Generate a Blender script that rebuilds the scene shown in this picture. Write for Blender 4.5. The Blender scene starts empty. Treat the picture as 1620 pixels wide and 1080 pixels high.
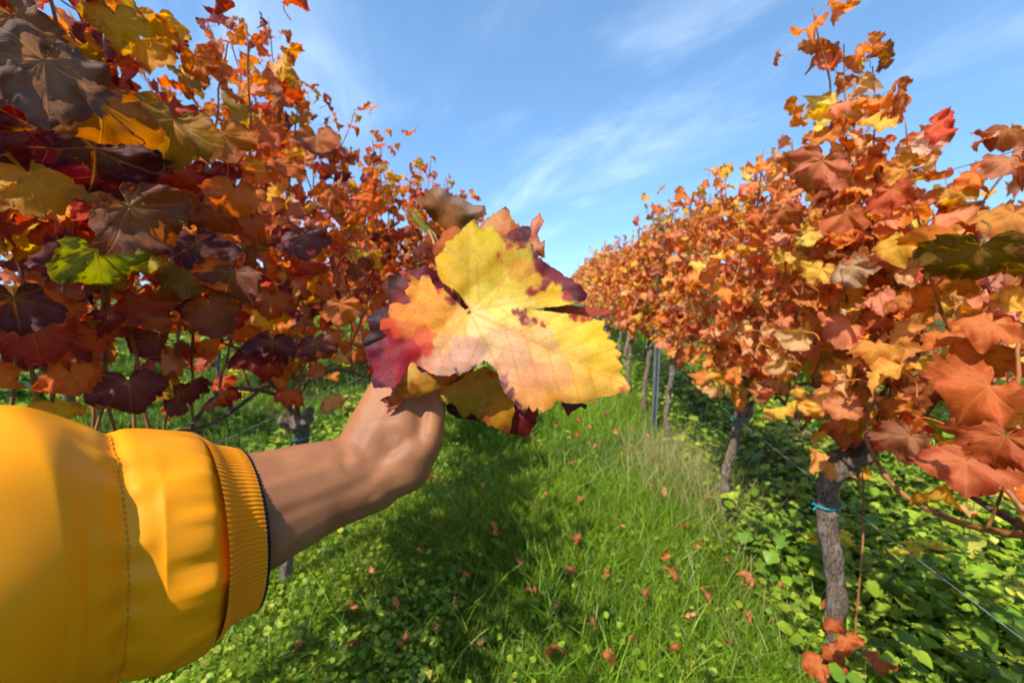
import bpy, bmesh, math, random
import numpy as np
from mathutils import Vector, Matrix, Euler, noise as mnoise
from mathutils.geometry import delaunay_2d_cdt

# ------------------------------------------------------------------ camera, sky, sun, exposure
S = bpy.context.scene
COL = S.collection
R = math.radians
W0, H0, F0 = 1620.0, 1080.0, 680.0          # photograph size and focal length in its pixels
EYE = Vector((0.0, 0.0, 1.40))
cam_d = bpy.data.cameras.new('camera')
cam = bpy.data.objects.new('camera', cam_d)
COL.objects.link(cam)
cam.location = EYE
cam.rotation_euler = (R(90 - 7.5), 0, R(6.7))
cam_d.sensor_width = 36.0
cam_d.lens = 36.0 * F0 / W0
cam_d.clip_start = 0.02
cam_d.clip_end = 2000
cam_d.dof.use_dof = True
cam_d.dof.focus_distance = 0.345
cam_d.dof.aperture_fstop = 9.0
S.camera = cam
CM = Matrix.Translation(EYE) @ cam.rotation_euler.to_matrix().to_4x4()

SUN_EL, SUN_AZ = R(50), R(-148)              # azimuth from +Y (down the alley), negative = to the left
SUN_DIR = Vector((math.sin(SUN_AZ) * math.cos(SUN_EL), math.cos(SUN_AZ) * math.cos(SUN_EL), math.sin(SUN_EL)))
wd = bpy.data.worlds.new('World')
S.world = wd
wd.use_nodes = True
nt = wd.node_tree
nt.nodes.clear()
N = nt.nodes.new
L = nt.links.new
out = N('ShaderNodeOutputWorld')
sky = N('ShaderNodeTexSky')
sky.sky_type = 'NISHITA'
sky.sun_disc = False
sky.sun_elevation = SUN_EL
sky.sun_rotation = SUN_AZ
sky.altitude = 300
sky.air_density = 1.0
sky.dust_density = 0.1
sky.ozone_density = 1.2
bg = N('ShaderNodeBackground')
bg.inputs['Strength'].default_value = 0.15
hsv = N('ShaderNodeHueSaturation')
hsv.inputs['Saturation'].default_value = 1.18
hsv.inputs['Hue'].default_value = 0.494
hsv.inputs['Value'].default_value = 0.90
L(sky.outputs[0], hsv.inputs['Color'])
L(hsv.outputs[0], bg.inputs['Color'])
# read the sky a little above the true direction so that the horizon haze stays low
svm = N('ShaderNodeVectorMath'); svm.operation = 'MULTIPLY_ADD'
svm.inputs[1].default_value = (1, 1, 0.85); svm.inputs[2].default_value = (0, 0, 0.20)
stc = N('ShaderNodeTexCoord')
L(stc.outputs['Generated'], svm.inputs[0]); L(svm.outputs[0], sky.inputs['Vector'])
# thin cirrus: stretched noise on a high plane
tc = N('ShaderNodeTexCoord')
sep = N('ShaderNodeSeparateXYZ')
L(tc.outputs['Generated'], sep.inputs[0])
mz = N('ShaderNodeMath'); mz.operation = 'MAXIMUM'; mz.inputs[1].default_value = 0.0
L(sep.outputs['Z'], mz.inputs[0])
az = N('ShaderNodeMath'); az.operation = 'ADD'; az.inputs[1].default_value = 0.22
L(mz.outputs[0], az.inputs[0])
dx = N('ShaderNodeMath'); dx.operation = 'DIVIDE'
dy = N('ShaderNodeMath'); dy.operation = 'DIVIDE'
L(sep.outputs['X'], dx.inputs[0]); L(az.outputs[0], dx.inputs[1])
L(sep.outputs['Y'], dy.inputs[0]); L(az.outputs[0], dy.inputs[1])
cmb = N('ShaderNodeCombineXYZ')
L(dx.outputs[0], cmb.inputs[0]); L(dy.outputs[0], cmb.inputs[1])
mp = N('ShaderNodeMapping')
mp.inputs['Scale'].default_value = (0.40, 1.35, 1.0)
mpr = N('ShaderNodeMapping')
mpr.inputs['Rotation'].default_value = (0, 0, R(52))
L(cmb.outputs[0], mpr.inputs[0]); L(mpr.outputs[0], mp.inputs[0])
n1 = N('ShaderNodeTexNoise')
n1.inputs['Scale'].default_value = 1.5
n1.inputs['Detail'].default_value = 10
n1.inputs['Roughness'].default_value = 0.58
n1.inputs['Distortion'].default_value = 0.6
L(mp.outputs[0], n1.inputs['Vector'])
n2 = N('ShaderNodeTexNoise')
n2.inputs['Scale'].default_value = 0.8
n2.inputs['Detail'].default_value = 3
L(cmb.outputs[0], n2.inputs['Vector'])
r1 = N('ShaderNodeMapRange'); r1.interpolation_type = 'SMOOTHSTEP'
r1.inputs['From Min'].default_value = 0.42; r1.inputs['From Max'].default_value = 0.80
L(n1.outputs['Fac'], r1.inputs['Value'])
r2 = N('ShaderNodeMapRange'); r2.interpolation_type = 'SMOOTHSTEP'
r2.inputs['From Min'].default_value = 0.36; r2.inputs['From Max'].default_value = 0.66
L(n2.outputs['Fac'], r2.inputs['Value'])
mm = N('ShaderNodeMath'); mm.operation = 'MULTIPLY'
L(r1.outputs[0], mm.inputs[0]); L(r2.outputs[0], mm.inputs[1])
m3 = N('ShaderNodeMath'); m3.operation = 'MULTIPLY_ADD'; m3.inputs[1].default_value = 0.45; m3.inputs[2].default_value = 0.03
L(mm.outputs[0], m3.inputs[0])
bgc = N('ShaderNodeBackground')
bgc.inputs['Color'].default_value = (0.80, 0.90, 1.0, 1)
bgc.inputs['Strength'].default_value = 1.0
mix = N('ShaderNodeMixShader')
L(m3.outputs[0], mix.inputs['Fac']); L(bg.outputs[0], mix.inputs[1]); L(bgc.outputs[0], mix.inputs[2])
L(mix.outputs[0], out.inputs['Surface'])

sun_d = bpy.data.lights.new('sun', 'SUN')
sun_d.energy = 3.3
sun_d.angle = R(0.53)
sun_d.color = (1.0, 0.93, 0.82)
sun = bpy.data.objects.new('sun', sun_d)
COL.objects.link(sun)
sun.location = (-20, -12, 30)
sun.rotation_euler = SUN_DIR.to_track_quat('Z', 'Y').to_euler()

S.render.engine = 'CYCLES'
S.cycles.max_bounces = 6
S.cycles.diffuse_bounces = 4
S.cycles.use_adaptive_sampling = True
S.cycles.adaptive_threshold = 0.03
S.cycles.glossy_bounces = 2
S.cycles.transmission_bounces = 4
S.cycles.transparent_max_bounces = 6
S.cycles.use_denoising = True
S.view_settings.view_transform = 'Standard'
S.view_settings.look = 'None'
S.view_settings.exposure = 1.12
S.view_settings.gamma = 1.0
S.view_settings.use_curve_mapping = False

# ------------------------------------------------------------------ helpers
rng = np.random.default_rng(11)
random.seed(11)

def lin(r, g, b):
    return tuple((c / 255 / 12.92) if c / 255 <= 0.04045 else ((c / 255 + 0.055) / 1.055) ** 2.4 for c in (r, g, b))

def P(u, v, d):
    """the point seen at pixel (u, v) of the photograph, d metres in front of the lens"""
    return CM @ Vector(((u - W0 / 2) / F0 * d, -(v - H0 / 2) / F0 * d, -d))

def PY(u, v, y):
    """the point seen at pixel (u, v) at distance y down the alley"""
    a = P(u, v, 1.0) - EYE
    return EYE + a * (y / a.y)

def ground_z(x, y):
    x = np.asarray(x, float); y = np.asarray(y, float)
    t = np.clip((-x - 1.7) / 1.5, 0, 1)
    rise = 0.28 * t * t * (3 - 2 * t)
    bump = 0.022 * np.sin(2.1 * x + 0.7 * y) + 0.018 * np.sin(-1.3 * x + 2.6 * y + 1.0) + 0.010 * np.sin(5.3 * x + 3.1 * y) + 0.008 * np.sin(7.1 * y - 4.0 * x + 2)
    near = np.exp(-(np.abs(x) / 40) ** 2 - (y / 60) ** 2)
    return rise + bump * near

def PG(u, v):
    """ground point seen at a pixel"""
    a = P(u, v, 1.0) - EYE
    t = -EYE.z / a.z
    for _ in range(12):
        q = EYE + a * t
        t += (float(ground_z(q.x, q.y)) - q.z) / a.z * 0.8
    return EYE + a * t

def link(o, parent=None):
    COL.objects.link(o)
    if parent is not None:
        o.parent = parent
    return o

def np_mesh(name, verts, faces, mats=(), smooth=True, mat_idx=None):
    """faces: list of int arrays (n,k) or list of tuples"""
    me = bpy.data.meshes.new(name)
    verts = np.asarray(verts, np.float32)
    me.vertices.add(len(verts))
    me.vertices.foreach_set('co', verts.ravel())
    if len(faces) and isinstance(faces[0], np.ndarray) and faces[0].ndim == 2:
        loops = np.concatenate([f.ravel() for f in faces]).astype(np.int32)
        tot = np.concatenate([np.full(len(f), f.shape[1]) for f in faces]).astype(np.int32)
    else:
        loops = np.fromiter((i for f in faces for i in f), np.int32)
        tot = np.fromiter((len(f) for f in faces), np.int32)
    start = np.concatenate([[0], np.cumsum(tot)[:-1]]).astype(np.int32)
    me.loops.add(len(loops))
    me.loops.foreach_set('vertex_index', loops)
    me.polygons.add(len(tot))
    me.polygons.foreach_set('loop_start', start)
    try:
        me.polygons.foreach_set('loop_total', tot)
    except Exception:
        pass
    if mat_idx is not None:
        me.polygons.foreach_set('material_index', np.asarray(mat_idx, np.int32))
    me.polygons.foreach_set('use_smooth', np.full(len(tot), smooth, bool))
    for m in mats:
        me.materials.append(m)
    me.update(calc_edges=True)
    me.validate()
    return me

def set_attr(me, name, kind, data):
    a = me.attributes.new(name, kind, 'POINT')
    key = 'value' if kind == 'FLOAT' else ('color' if 'COLOR' in kind else 'vector')
    a.data.foreach_set(key, np.asarray(data, np.float32).ravel())

def tag(o, label=None, cat=None, group=None, kind=None):
    if label: o['label'] = label
    if cat: o['category'] = cat
    if group: o['group'] = group
    if kind: o['kind'] = kind
    return o

def empty(name, loc):
    o = bpy.data.objects.new(name, None)
    o.empty_display_size = 0.05
    o.location = loc
    COL.objects.link(o)
    return o

def put(name, me, parent=None):
    """link a mesh given in world coordinates; parent is an unrotated Empty or object"""
    o = bpy.data.objects.new(name, me)
    link(o, parent)
    if parent is not None:
        o.location = -Vector(world_loc(parent))
    return o

def world_loc(o):
    l = Vector(o.location)
    while o.parent is not None:
        o = o.parent
        l += o.location
    return l

def catmull(pts, n):
    pts = [np.asarray(p, float) for p in pts]
    if len(pts) == 2:
        return np.array([pts[0] + (pts[1] - pts[0]) * t for t in np.linspace(0, 1, n + 1)])
    q = [2 * pts[0] - pts[1]] + pts + [2 * pts[-1] - pts[-2]]
    res = []
    for i in range(1, len(q) - 2):
        p0, p1, p2, p3 = q[i - 1], q[i], q[i + 1], q[i + 2]
        for t in np.linspace(0, 1, n, endpoint=False):
            res.append(0.5 * ((2 * p1) + (-p0 + p2) * t + (2 * p0 - 5 * p1 + 4 * p2 - p3) * t * t + (-p0 + 3 * p1 - 3 * p2 + p3) * t ** 3))
    res.append(q[-2])
    return np.array(res)

def frames(path, up=(0, 0, 1)):
    T = np.gradient(path, axis=0)
    T /= np.linalg.norm(T, axis=1)[:, None] + 1e-12
    u = np.asarray(up, float)
    if abs(T[0] @ u) > 0.95:
        u = np.array([1.0, 0, 0])
    A = []
    a = u - T[0] * (u @ T[0]); a /= np.linalg.norm(a)
    for t in T:
        a = a - t * (a @ t); a /= np.linalg.norm(a) + 1e-12
        A.append(a.copy())
    A = np.array(A)
    return T, A, np.cross(T, A)

def tube(path, radii, sides=8, cap=True, mod=None):
    """verts, faces of a tube; mod(i, ang) multiplies the radius"""
    path = np.asarray(path, float)
    n = len(path)
    radii = np.broadcast_to(np.asarray(radii, float), (n,))
    T, A, B = frames(path)
    ang = np.arange(sides) * 2 * np.pi / sides
    V = np.zeros((n, sides, 3))
    for i in range(n):
        r = radii[i] * (np.ones(sides) if mod is None else mod(i, ang))
        V[i] = path[i] + (np.cos(ang) * r)[:, None] * A[i] + (np.sin(ang) * r)[:, None] * B[i]
    V = V.reshape(-1, 3)
    i = np.arange(n - 1)[:, None] * sides
    j = np.arange(sides)[None]
    a = i + j; b = i + (j + 1) % sides
    F = np.stack([a, b, b + sides, a + sides], -1).reshape(-1, 4)
    faces = [F]
    if cap:
        V = np.vstack([V, path[0], path[-1]])
        c0, c1 = n * sides, n * sides + 1
        jj = np.arange(sides); k = (jj + 1) % sides
        faces.append(np.stack([np.full(sides, c0), k, jj], -1))
        faces.append(np.stack([np.full(sides, c1), (n - 1) * sides + jj, (n - 1) * sides + k], -1))
    return V, faces

class Pile:
    """collects several shells into one mesh"""
    def __init__(self): self.v = []; self.f = []; self.n = 0; self.c = []
    def add(self, V, F, col=None):
        self.v.append(np.asarray(V)); self.f += [f + self.n for f in F]; self.n += len(V)
        if col is not None:
            self.c.append(np.broadcast_to(np.asarray(col, float), (len(V), len(col))))
    def mesh(self, name, mats, smooth=True):
        me = np_mesh(name, np.vstack(self.v), self.f, mats, smooth)
        if self.c:
            c = np.vstack(self.c)
            if c.shape[1] == 3: c = np.hstack([c, np.ones((len(c), 1))])
            set_attr(me, 'Col', 'FLOAT_COLOR', c)
        return me

# ------------------------------------------------------------------ materials
def new_mat(name):
    m = bpy.data.materials.new(name)
    m.use_nodes = True
    t = m.node_tree
    t.nodes.clear()
    o = t.nodes.new('ShaderNodeOutputMaterial')
    return m, t, o

class NT:
    """short-hand for building node trees"""
    def __init__(self, t): self.t = t
    def n(self, kind, **kw):
        x = self.t.nodes.new('ShaderNode' + kind)
        for k, v in kw.items(): setattr(x, k, v)
        return x
    def l(self, a, b): self.t.links.new(a, b)
    def val(self, sock, v):
        if hasattr(v, 'links') or isinstance(v, bpy.types.NodeSocket): self.l(v, sock)
        else: sock.default_value = v
    def math(self, op, a, b=None, c=None, clamp=False):
        x = self.n('Math', operation=op); x.use_clamp = clamp
        self.val(x.inputs[0], a)
        if b is not None: self.val(x.inputs[1], b)
        if c is not None: self.val(x.inputs[2], c)
        return x.outputs[0]
    def smooth(self, v, a, b, lo=0.0, hi=1.0):
        x = self.n('MapRange', interpolation_type='SMOOTHSTEP')
        self.val(x.inputs['Value'], v)
        x.inputs['From Min'].default_value = a; x.inputs['From Max'].default_value = b
        x.inputs['To Min'].default_value = lo; x.inputs['To Max'].default_value = hi
        return x.outputs[0]
    def mixc(self, f, a, b, mode='MIX'):
        x = self.n('Mix', data_type='RGBA', blend_type=mode)
        self.val(x.inputs[0], f)
        self.val(x.inputs[6], a if not isinstance(a, tuple) else (*a[:3], 1))
        self.val(x.inputs[7], b if not isinstance(b, tuple) else (*b[:3], 1))
        return x.outputs[2]
    def noise(self, vec, scale, detail=4, rough=0.55, dist=0.0, out='Fac'):
        x = self.n('TexNoise')
        if vec is not None: self.l(vec, x.inputs['Vector'])
        x.inputs['Scale'].default_value = scale; x.inputs['Detail'].default_value = detail
        x.inputs['Roughness'].default_value = rough; x.inputs['Distortion'].default_value = dist
        return x.outputs[out]
    def bump(self, h, strength=0.3, dist=0.01):
        x = self.n('Bump')
        x.inputs['Strength'].default_value = strength; x.inputs['Distance'].default_value = dist
        self.l(h, x.inputs['Height'])
        return x.outputs[0]
    def princ(self, color, rough=0.5, spec=0.5, normal=None, metallic=0.0, **kw):
        x = self.n('BsdfPrincipled')
        self.val(x.inputs['Base Color'], color if not isinstance(color, tuple) else (*color[:3], 1))
        self.val(x.inputs['Roughness'], rough)
        x.inputs['Specular IOR Level'].default_value = spec
        x.inputs['Metallic'].default_value = metallic
        if normal is not None: self.l(normal, x.inputs['Normal'])
        for k, v in kw.items(): self.val(x.inputs[k], v)
        return x.outputs[0]

def leaf_material(name, source, transl=0.42):
    """source: 'object' reads the object's own colour, 'attr' reads the mesh's Col attribute, 'paint' reads Col and leaves the pattern to it"""
    m, t, o = new_mat(name)
    k = NT(t)
    at = k.n('Attribute', attribute_name='leafco')
    co = at.outputs['Vector']
    rim = k.n('Attribute', attribute_name='rim').outputs['Fac']
    oi = k.n('ObjectInfo')
    if source == 'object':
        base = oi.outputs['Color']
        off = k.math('MULTIPLY', oi.outputs['Random'], 57.0)
    else:
        base = k.n('Attribute', attribute_name='Col').outputs['Color']
        off = None
    vec = co
    if off is not None:
        va = k.n('VectorMath', operation='ADD')
        k.l(co, va.inputs[0]); k.l(off, va.inputs[1])
        vec = va.outputs[0]
    if source == 'paint':
        vec = k.n('TexCoord').outputs['Object']
    col = base
    if source in ('object', 'attr'):
        s = k.n('SeparateXYZ'); k.l(co, s.inputs[0])
        r = k.math('SQRT', k.math('ADD', k.math('MULTIPLY', s.outputs['X'], s.outputs['X']), k.math('MULTIPLY', s.outputs['Y'], s.outputs['Y'])))
        th = k.math('ABSOLUTE', k.math('ARCTAN2', s.outputs['X'], s.outputs['Y']))
        dmin = None; sec = None
        for ti in (0.0, 1.12, 1.95):
            dlt = k.math('SUBTRACT', th, ti)
            d = k.math('ADD', k.math('MULTIPLY', r, k.math('ABSOLUTE', k.math('SINE', dlt))), k.math('MULTIPLY', k.math('GREATER_THAN', k.math('ABSOLUTE', dlt), 0.8), 1.0))
            al = k.math('ADD', k.math('MULTIPLY', r, k.math('COSINE', dlt)), k.math('MULTIPLY', d, -0.85))
            line = k.math('ADD', k.math('ABSOLUTE', k.math('SUBTRACT', k.math('FRACT', k.math('MULTIPLY', al, 5.0)), 0.5)), k.math('MULTIPLY', k.math('GREATER_THAN', d, 0.30), 1.0))
            sec = line if sec is None else k.math('MINIMUM', sec, line)
            dmin = d if dmin is None else k.math('MINIMUM', dmin, d)
        vein = k.math('MULTIPLY', k.smooth(dmin, 0.006, 0.024, 1.0, 0.0), k.smooth(r, 0.6, 1.0, 1.0, 0.35))
        vein2 = k.math('MULTIPLY', k.smooth(sec, 0.02, 0.07, 0.35, 0.0), k.smooth(dmin, 0.02, 0.06))
        veins = k.math('MAXIMUM', vein, vein2)
        nz = k.noise(vec, 2.2, 5, 0.6)
        nz2 = k.noise(vec, 9.0, 4, 0.6)
        # darker, redder, browner towards the rim and between the veins
        tint = k.mixc(0.85, base, (0.55, 0.28, 0.16), 'MULTIPLY')
        e = k.math('ADD', rim, k.math('MULTIPLY', k.math('SUBTRACT', nz, 0.5), 1.5))
        e = k.math('SUBTRACT', e, k.math('MULTIPLY', veins, 0.18))
        col = k.mixc(k.smooth(e, 0.55, 1.15, 0.0, 0.9), base, tint)
        gold = k.mixc(0.55, base, (0.62, 0.30, 0.045))
        col = k.mixc(k.smooth(k.math('ADD', k.math('SUBTRACT', nz2, rim), k.math('MULTIPLY', nz, 0.4)), 0.0, 0.9, 0.0, 0.40), col, gold)
        spots = k.smooth(nz2, 0.60, 0.74, 0.0, 0.55)
        col = k.mixc(spots, col, k.mixc(0.9, base, (0.30, 0.17, 0.12), 'MULTIPLY'))
        vcol = k.mixc(0.6, base, (0.60, 0.36, 0.12))
        col = k.mixc(k.math('MULTIPLY', veins, 0.36), col, vcol)
        hgt = k.math('ADD', k.math('MULTIPLY', veins, -0.6), k.math('MULTIPLY', nz2, 0.6))
    else:
        vv = k.n('Attribute', attribute_name='vein').outputs['Fac']
        nz = k.noise(vec, 420, 6, 0.7)
        nz2 = k.noise(vec, 120, 6, 0.65)
        vo = k.n('TexVoronoi', feature='DISTANCE_TO_EDGE'); vo.inputs['Scale'].default_value = 330; k.l(vec, vo.inputs['Vector'])
        net = k.smooth(vo.outputs['Distance'], 0.02, 0.10, 1.0, 0.0)
        col = k.mixc(k.smooth(nz, 0.30, 0.72, 0.0, 0.35), base, k.mixc(0.8, base, (0.86, 0.52, 0.36), 'MULTIPLY'))
        col = k.mixc(k.smooth(nz2, 0.62, 0.80, 0.0, 0.45), col, k.mixc(0.9, base, (0.62, 0.30, 0.18), 'MULTIPLY'))
        col = k.mixc(k.math('MULTIPLY', net, 0.22), col, k.mixc(1.0, base, (0.72, 0.50, 0.34), 'MULTIPLY'))
        sp = k.noise(vec, 700, 2, 0.5)
        col = k.mixc(k.smooth(sp, 0.70, 0.75, 0, 0.6), col, (0.09, 0.035, 0.015))
        hgt = k.math('ADD', k.math('MULTIPLY', k.math('MAXIMUM', k.math('MULTIPLY', vv, 0.25), k.math('MULTIPLY', net, 0.5)), -0.5), k.math('MULTIPLY', nz, 0.4))
    # the underside is paler and duller
    geo = k.n('NewGeometry')
    hs = k.n('HueSaturation'); hs.inputs['Saturation'].default_value = 0.80; hs.inputs['Value'].default_value = 1.05
    k.l(col, hs.inputs['Color'])
    colf = k.mixc(geo.outputs['Backfacing'], col, hs.outputs[0])
    nrm = k.bump(hgt, 0.35, 0.004 if source != 'paint' else 0.0008)
    rough = k.smooth(nz, 0.2, 0.8, 0.48, 0.72)
    pr = k.princ(colf, rough, 0.28, nrm)
    tr = k.n('BsdfTranslucent')
    hs2 = k.n('HueSaturation'); hs2.inputs['Saturation'].default_value = 1.18; hs2.inputs['Value'].default_value = 1.25
    k.l(col, hs2.inputs['Color']); k.l(hs2.outputs[0], tr.inputs['Color']); k.l(nrm, tr.inputs['Normal'])
    mx = k.n('MixShader'); mx.inputs[0].default_value = transl
    k.l(pr, mx.inputs[1]); k.l(tr.outputs[0], mx.inputs[2]); k.l(mx.outputs[0], o.inputs['Surface'])
    return m

M_leaf = leaf_material('vine_leaf_single', 'object', 0.50)
M_leaf_far = leaf_material('vine_leaf_massed', 'attr', 0.50)
M_held = leaf_material('held_leaf', 'paint', 0.32)

def simple(name, color, rough=0.6, spec=0.4, scale=None, var=0.3, bump=0.2, bdist=0.004, coord='Object', stretch=None, metallic=0.0, attr=None, transl=0.0, color2=None):
    m, t, o = new_mat(name)
    k = NT(t)
    tcn = k.n('TexCoord').outputs[coord]
    if stretch:
        mpn = k.n('Mapping'); mpn.inputs['Scale'].default_value = stretch
        k.l(tcn, mpn.inputs[0]); tcn = mpn.outputs[0]
    base = k.n('Attribute', attribute_name=attr).outputs['Color'] if attr else None
    nrm = None
    col = base if base is not None else (*color, 1)
    if scale:
        nz = k.noise(tcn, scale, 6, 0.62)
        dark = tuple(c * (1 - var) for c in color) if not attr else None
        if attr:
            col = k.mixc(k.smooth(nz, 0.3, 0.7, 0, var), base, k.mixc(1.0, base, (0.5, 0.45, 0.4), 'MULTIPLY'))
        else:
            col = k.mixc(k.smooth(nz, 0.32, 0.68), dark, tuple(color2) if color2 else tuple(min(1, c * (1 + var * 0.6)) for c in color))
        if bump: nrm = k.bump(nz, bump, bdist)
    pr = k.princ(col, rough, spec, nrm, metallic)
    if transl:
        tr = k.n('BsdfTranslucent'); k.val(tr.inputs['Color'], col if not isinstance(col, tuple) else (*col[:3], 1))
        mx = k.n('MixShader'); mx.inputs[0].default_value = transl
        k.l(pr, mx.inputs[1]); k.l(tr.outputs[0], mx.inputs[2]); pr = mx.outputs[0]
    k.l(pr, o.inputs['Surface'])
    return m

def bark_material():
    m, t, o = new_mat('vine_bark')
    k = NT(t)
    oc = k.n('TexCoord').outputs['Object']
    mpn = k.n('Mapping'); mpn.inputs['Scale'].default_value = (1, 1, 0.28); k.l(oc, mpn.inputs[0])
    a = k.noise(mpn.outputs[0], 130, 8, 0.72, 1.4)
    b = k.noise(oc, 22, 4, 0.6)
    c = k.noise(oc, 60, 5, 0.7)
    col = k.mixc(k.smooth(a, 0.38, 0.58), (0.060, 0.040, 0.028), (0.42, 0.30, 0.21))
    col = k.mixc(k.smooth(b, 0.50, 0.66, 0, 0.7), col, (0.48, 0.42, 0.35))       # pale weathered strips
    col = k.mixc(k.smooth(c, 0.60, 0.72, 0, 0.6), col, (0.30, 0.30, 0.22))       # lichen
    h = k.math('ADD', k.math('MULTIPLY', a, 1.0), k.math('MULTIPLY', c, 0.4))
    k.l(k.princ(col, 0.88, 0.2, k.bump(h, 1.0, 0.03)), o.inputs['Surface'])
    return m
M_bark = bark_material()
M_cane = simple('young_cane', (0.24, 0.085, 0.028), 0.5, 0.4, 30, 0.5, 0.25, 0.003, stretch=(1, 1, 0.25), color2=(0.40, 0.17, 0.055))
M_cane_dark = simple('old_cane', (0.085, 0.045, 0.032), 0.7, 0.3, 45, 0.5, 0.5, 0.004, stretch=(1, 1, 0.3), color2=(0.17, 0.09, 0.06))
M_steel = simple('galvanised_steel', (0.42, 0.44, 0.46), 0.42, 0.5, 40, 0.25, 0.08, 0.002, metallic=0.85)
M_wire = simple('trellis_wire', (0.42, 0.45, 0.45), 0.45, 0.5, 60, 0.3, 0, metallic=0.6)
M_tie = simple('turquoise_tie', (0.012, 0.27, 0.31), 0.4, 0.45, 80, 0.25, 0.1, 0.001)
M_grass = simple('grass_blades', (0.1, 0.2, 0.03), 0.42, 0.35, attr='Col', transl=0.42)
M_weed = simple('weed_leaves', (0.1, 0.2, 0.03), 0.45, 0.35, scale=30, var=0.4, bump=0, attr='Col', transl=0.36)
M_petal = simple('mustard_petals', (0.82, 0.62, 0.02), 0.55, 0.3, transl=0.3)
M_stem = simple('mustard_stem', (0.13, 0.22, 0.04), 0.6, 0.3, transl=0.2)
M_straw = simple('dry_straw', (0.4, 0.3, 0.1), 0.6, 0.3, attr='Col', transl=0.3)

def ground_material():
    m, t, o = new_mat('alley_turf')
    k = NT(t)
    oc = k.n('TexCoord').outputs['Object']
    a = k.noise(oc, 3.0, 6, 0.6)
    b = k.noise(oc, 26, 6, 0.7)
    green = k.mixc(k.smooth(b, 0.3, 0.7), (0.030, 0.065, 0.010), (0.075, 0.135, 0.020))
    soil = k.mixc(k.smooth(b, 0.35, 0.7), (0.040, 0.028, 0.016), (0.125, 0.090, 0.055))
    col = k.mixc(k.smooth(a, 0.48, 0.62, 0.0, 0.75), green, soil)
    k.l(k.princ(col, 0.95, 0.1, k.bump(b, 0.9, 0.03)), o.inputs['Surface'])
    return m
M_ground = ground_material()

# ------------------------------------------------------------------ the ground
def axis(lo, hi, fine_lo, fine_hi, step, grow=1.25):
    a = list(np.arange(fine_lo, fine_hi + 1e-6, step))
    s = step; x = a[-1]
    while x < hi:
        s *= grow; x += s; a.append(min(x, hi))
    s = step; x = a[0]; b = []
    while x > lo:
        s *= grow; x -= s; b.append(max(x, lo))
    return np.array(b[::-1] + a)
gx = axis(-600, 600, -6.0, 4.0, 0.10)
gy = axis(-60, 900, -1.0, 9.0, 0.10)
GX, GY = np.meshgrid(gx, gy)
GZ = ground_z(GX, GY)
gv = np.stack([GX, GY, GZ], -1).reshape(-1, 3)
nx_, ny_ = len(gx), len(gy)
ii, jj = np.meshgrid(np.arange(nx_ - 1), np.arange(ny_ - 1))
a_ = (jj * nx_ + ii).ravel()
gf = np.stack([a_, a_ + 1, a_ + nx_ + 1, a_ + nx_], -1)
tag(put('ground', np_mesh('ground', gv, [gf], [M_ground])), 'green turf ground of the vineyard alley between the vine rows', 'ground', kind='structure')

def vnoise(x, y, f, s):
    """cheap smooth 2-D noise in 0..1"""
    r = np.random.default_rng(s)
    v = np.zeros_like(x)
    for i in range(6):
        a = r.uniform(0, 2 * np.pi); ph = r.uniform(0, 6.28); ff = f * r.uniform(0.6, 1.7)
        v += np.sin(ff * (np.cos(a) * x + np.sin(a) * y) + ph)
    return 0.5 + v / 8.0

def in_view(x, y, z, pad=180):
    """mask of points inside the picture plus a margin (so nothing is built that no nearby view could show)"""
    MI = np.array(CM.inverted())
    q = np.stack([x, y, z, np.ones_like(x)], -1) @ MI.T
    d = -q[:, 2]
    u = W0 / 2 + F0 * q[:, 0] / np.maximum(d, 1e-3)
    v = H0 / 2 - F0 * q[:, 1] / np.maximum(d, 1e-3)
    return (d > 0.1) & (u > -pad * 2.5) & (u < W0 + pad * 2.5) & (v < H0 + pad * 2.0)

def blades(x, y, h, w, lean, col, segs=3):
    """a numpy mesh of grass blades rooted at x, y"""
    n = len(x)
    z = ground_z(x, y) - 0.01
    az = rng.uniform(0, 2 * np.pi, n)
    la = rng.uniform(0, 2 * np.pi, n)
    side = np.stack([np.cos(az), np.sin(az), np.zeros(n)], -1)
    ld = np.stack([np.cos(la), np.sin(la), np.zeros(n)], -1)
    ts = np.linspace(0, 1, segs + 1)
    V = []
    for t in ts[:-1]:
        c = np.stack([x, y, z], -1) + np.array([0, 0, 1]) * (h * (t - 0.28 * lean * t * t))[:, None] + ld * (h * lean * t ** 1.9)[:, None]
        ww = (w * (1 - 0.75 * t ** 1.5) * 0.5)[:, None]
        V += [c - side * ww, c + side * ww]
    c = np.stack([x, y, z], -1) + np.array([0, 0, 1]) * (h * (1 - 0.28 * lean))[:, None] + ld * (h * lean)[:, None]
    V.append(c)
    V = np.stack(V, 1)                     # n, 2*segs+1, 3
    m = 2 * segs + 1
    b = (np.arange(n) * m)[:, None]
    quads = np.concatenate([b + np.array([[2 * s, 2 * s + 1, 2 * s + 3, 2 * s + 2]]) for s in range(segs - 1)])
    tri = b + np.array([[2 * segs - 2, 2 * segs - 1, 2 * segs]])
    C = np.repeat(col[:, None, :], m, 1)
    return V.reshape(-1, 3), [quads, tri], C.reshape(-1, 3)

def scatter(n, x0, x1, y0, y1, fall=0.0):
    x = rng.uniform(x0, x1, n)
    t = rng.uniform(0, 1, n)
    if fall:                                # denser towards the camera
        y = y0 * (y1 / y0) ** t
    else:
        y = y0 + (y1 - y0) * t
    return x, y

def palette(cols, n, p=None, jit=0.16):
    c = np.array(cols)[rng.choice(len(cols), n, p=p)]
    return np.clip(c * (1 + rng.normal(0, jit, (n, 1))) * (1 + rng.normal(0, 0.06, (n, 3))), 0.004, 1)

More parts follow.
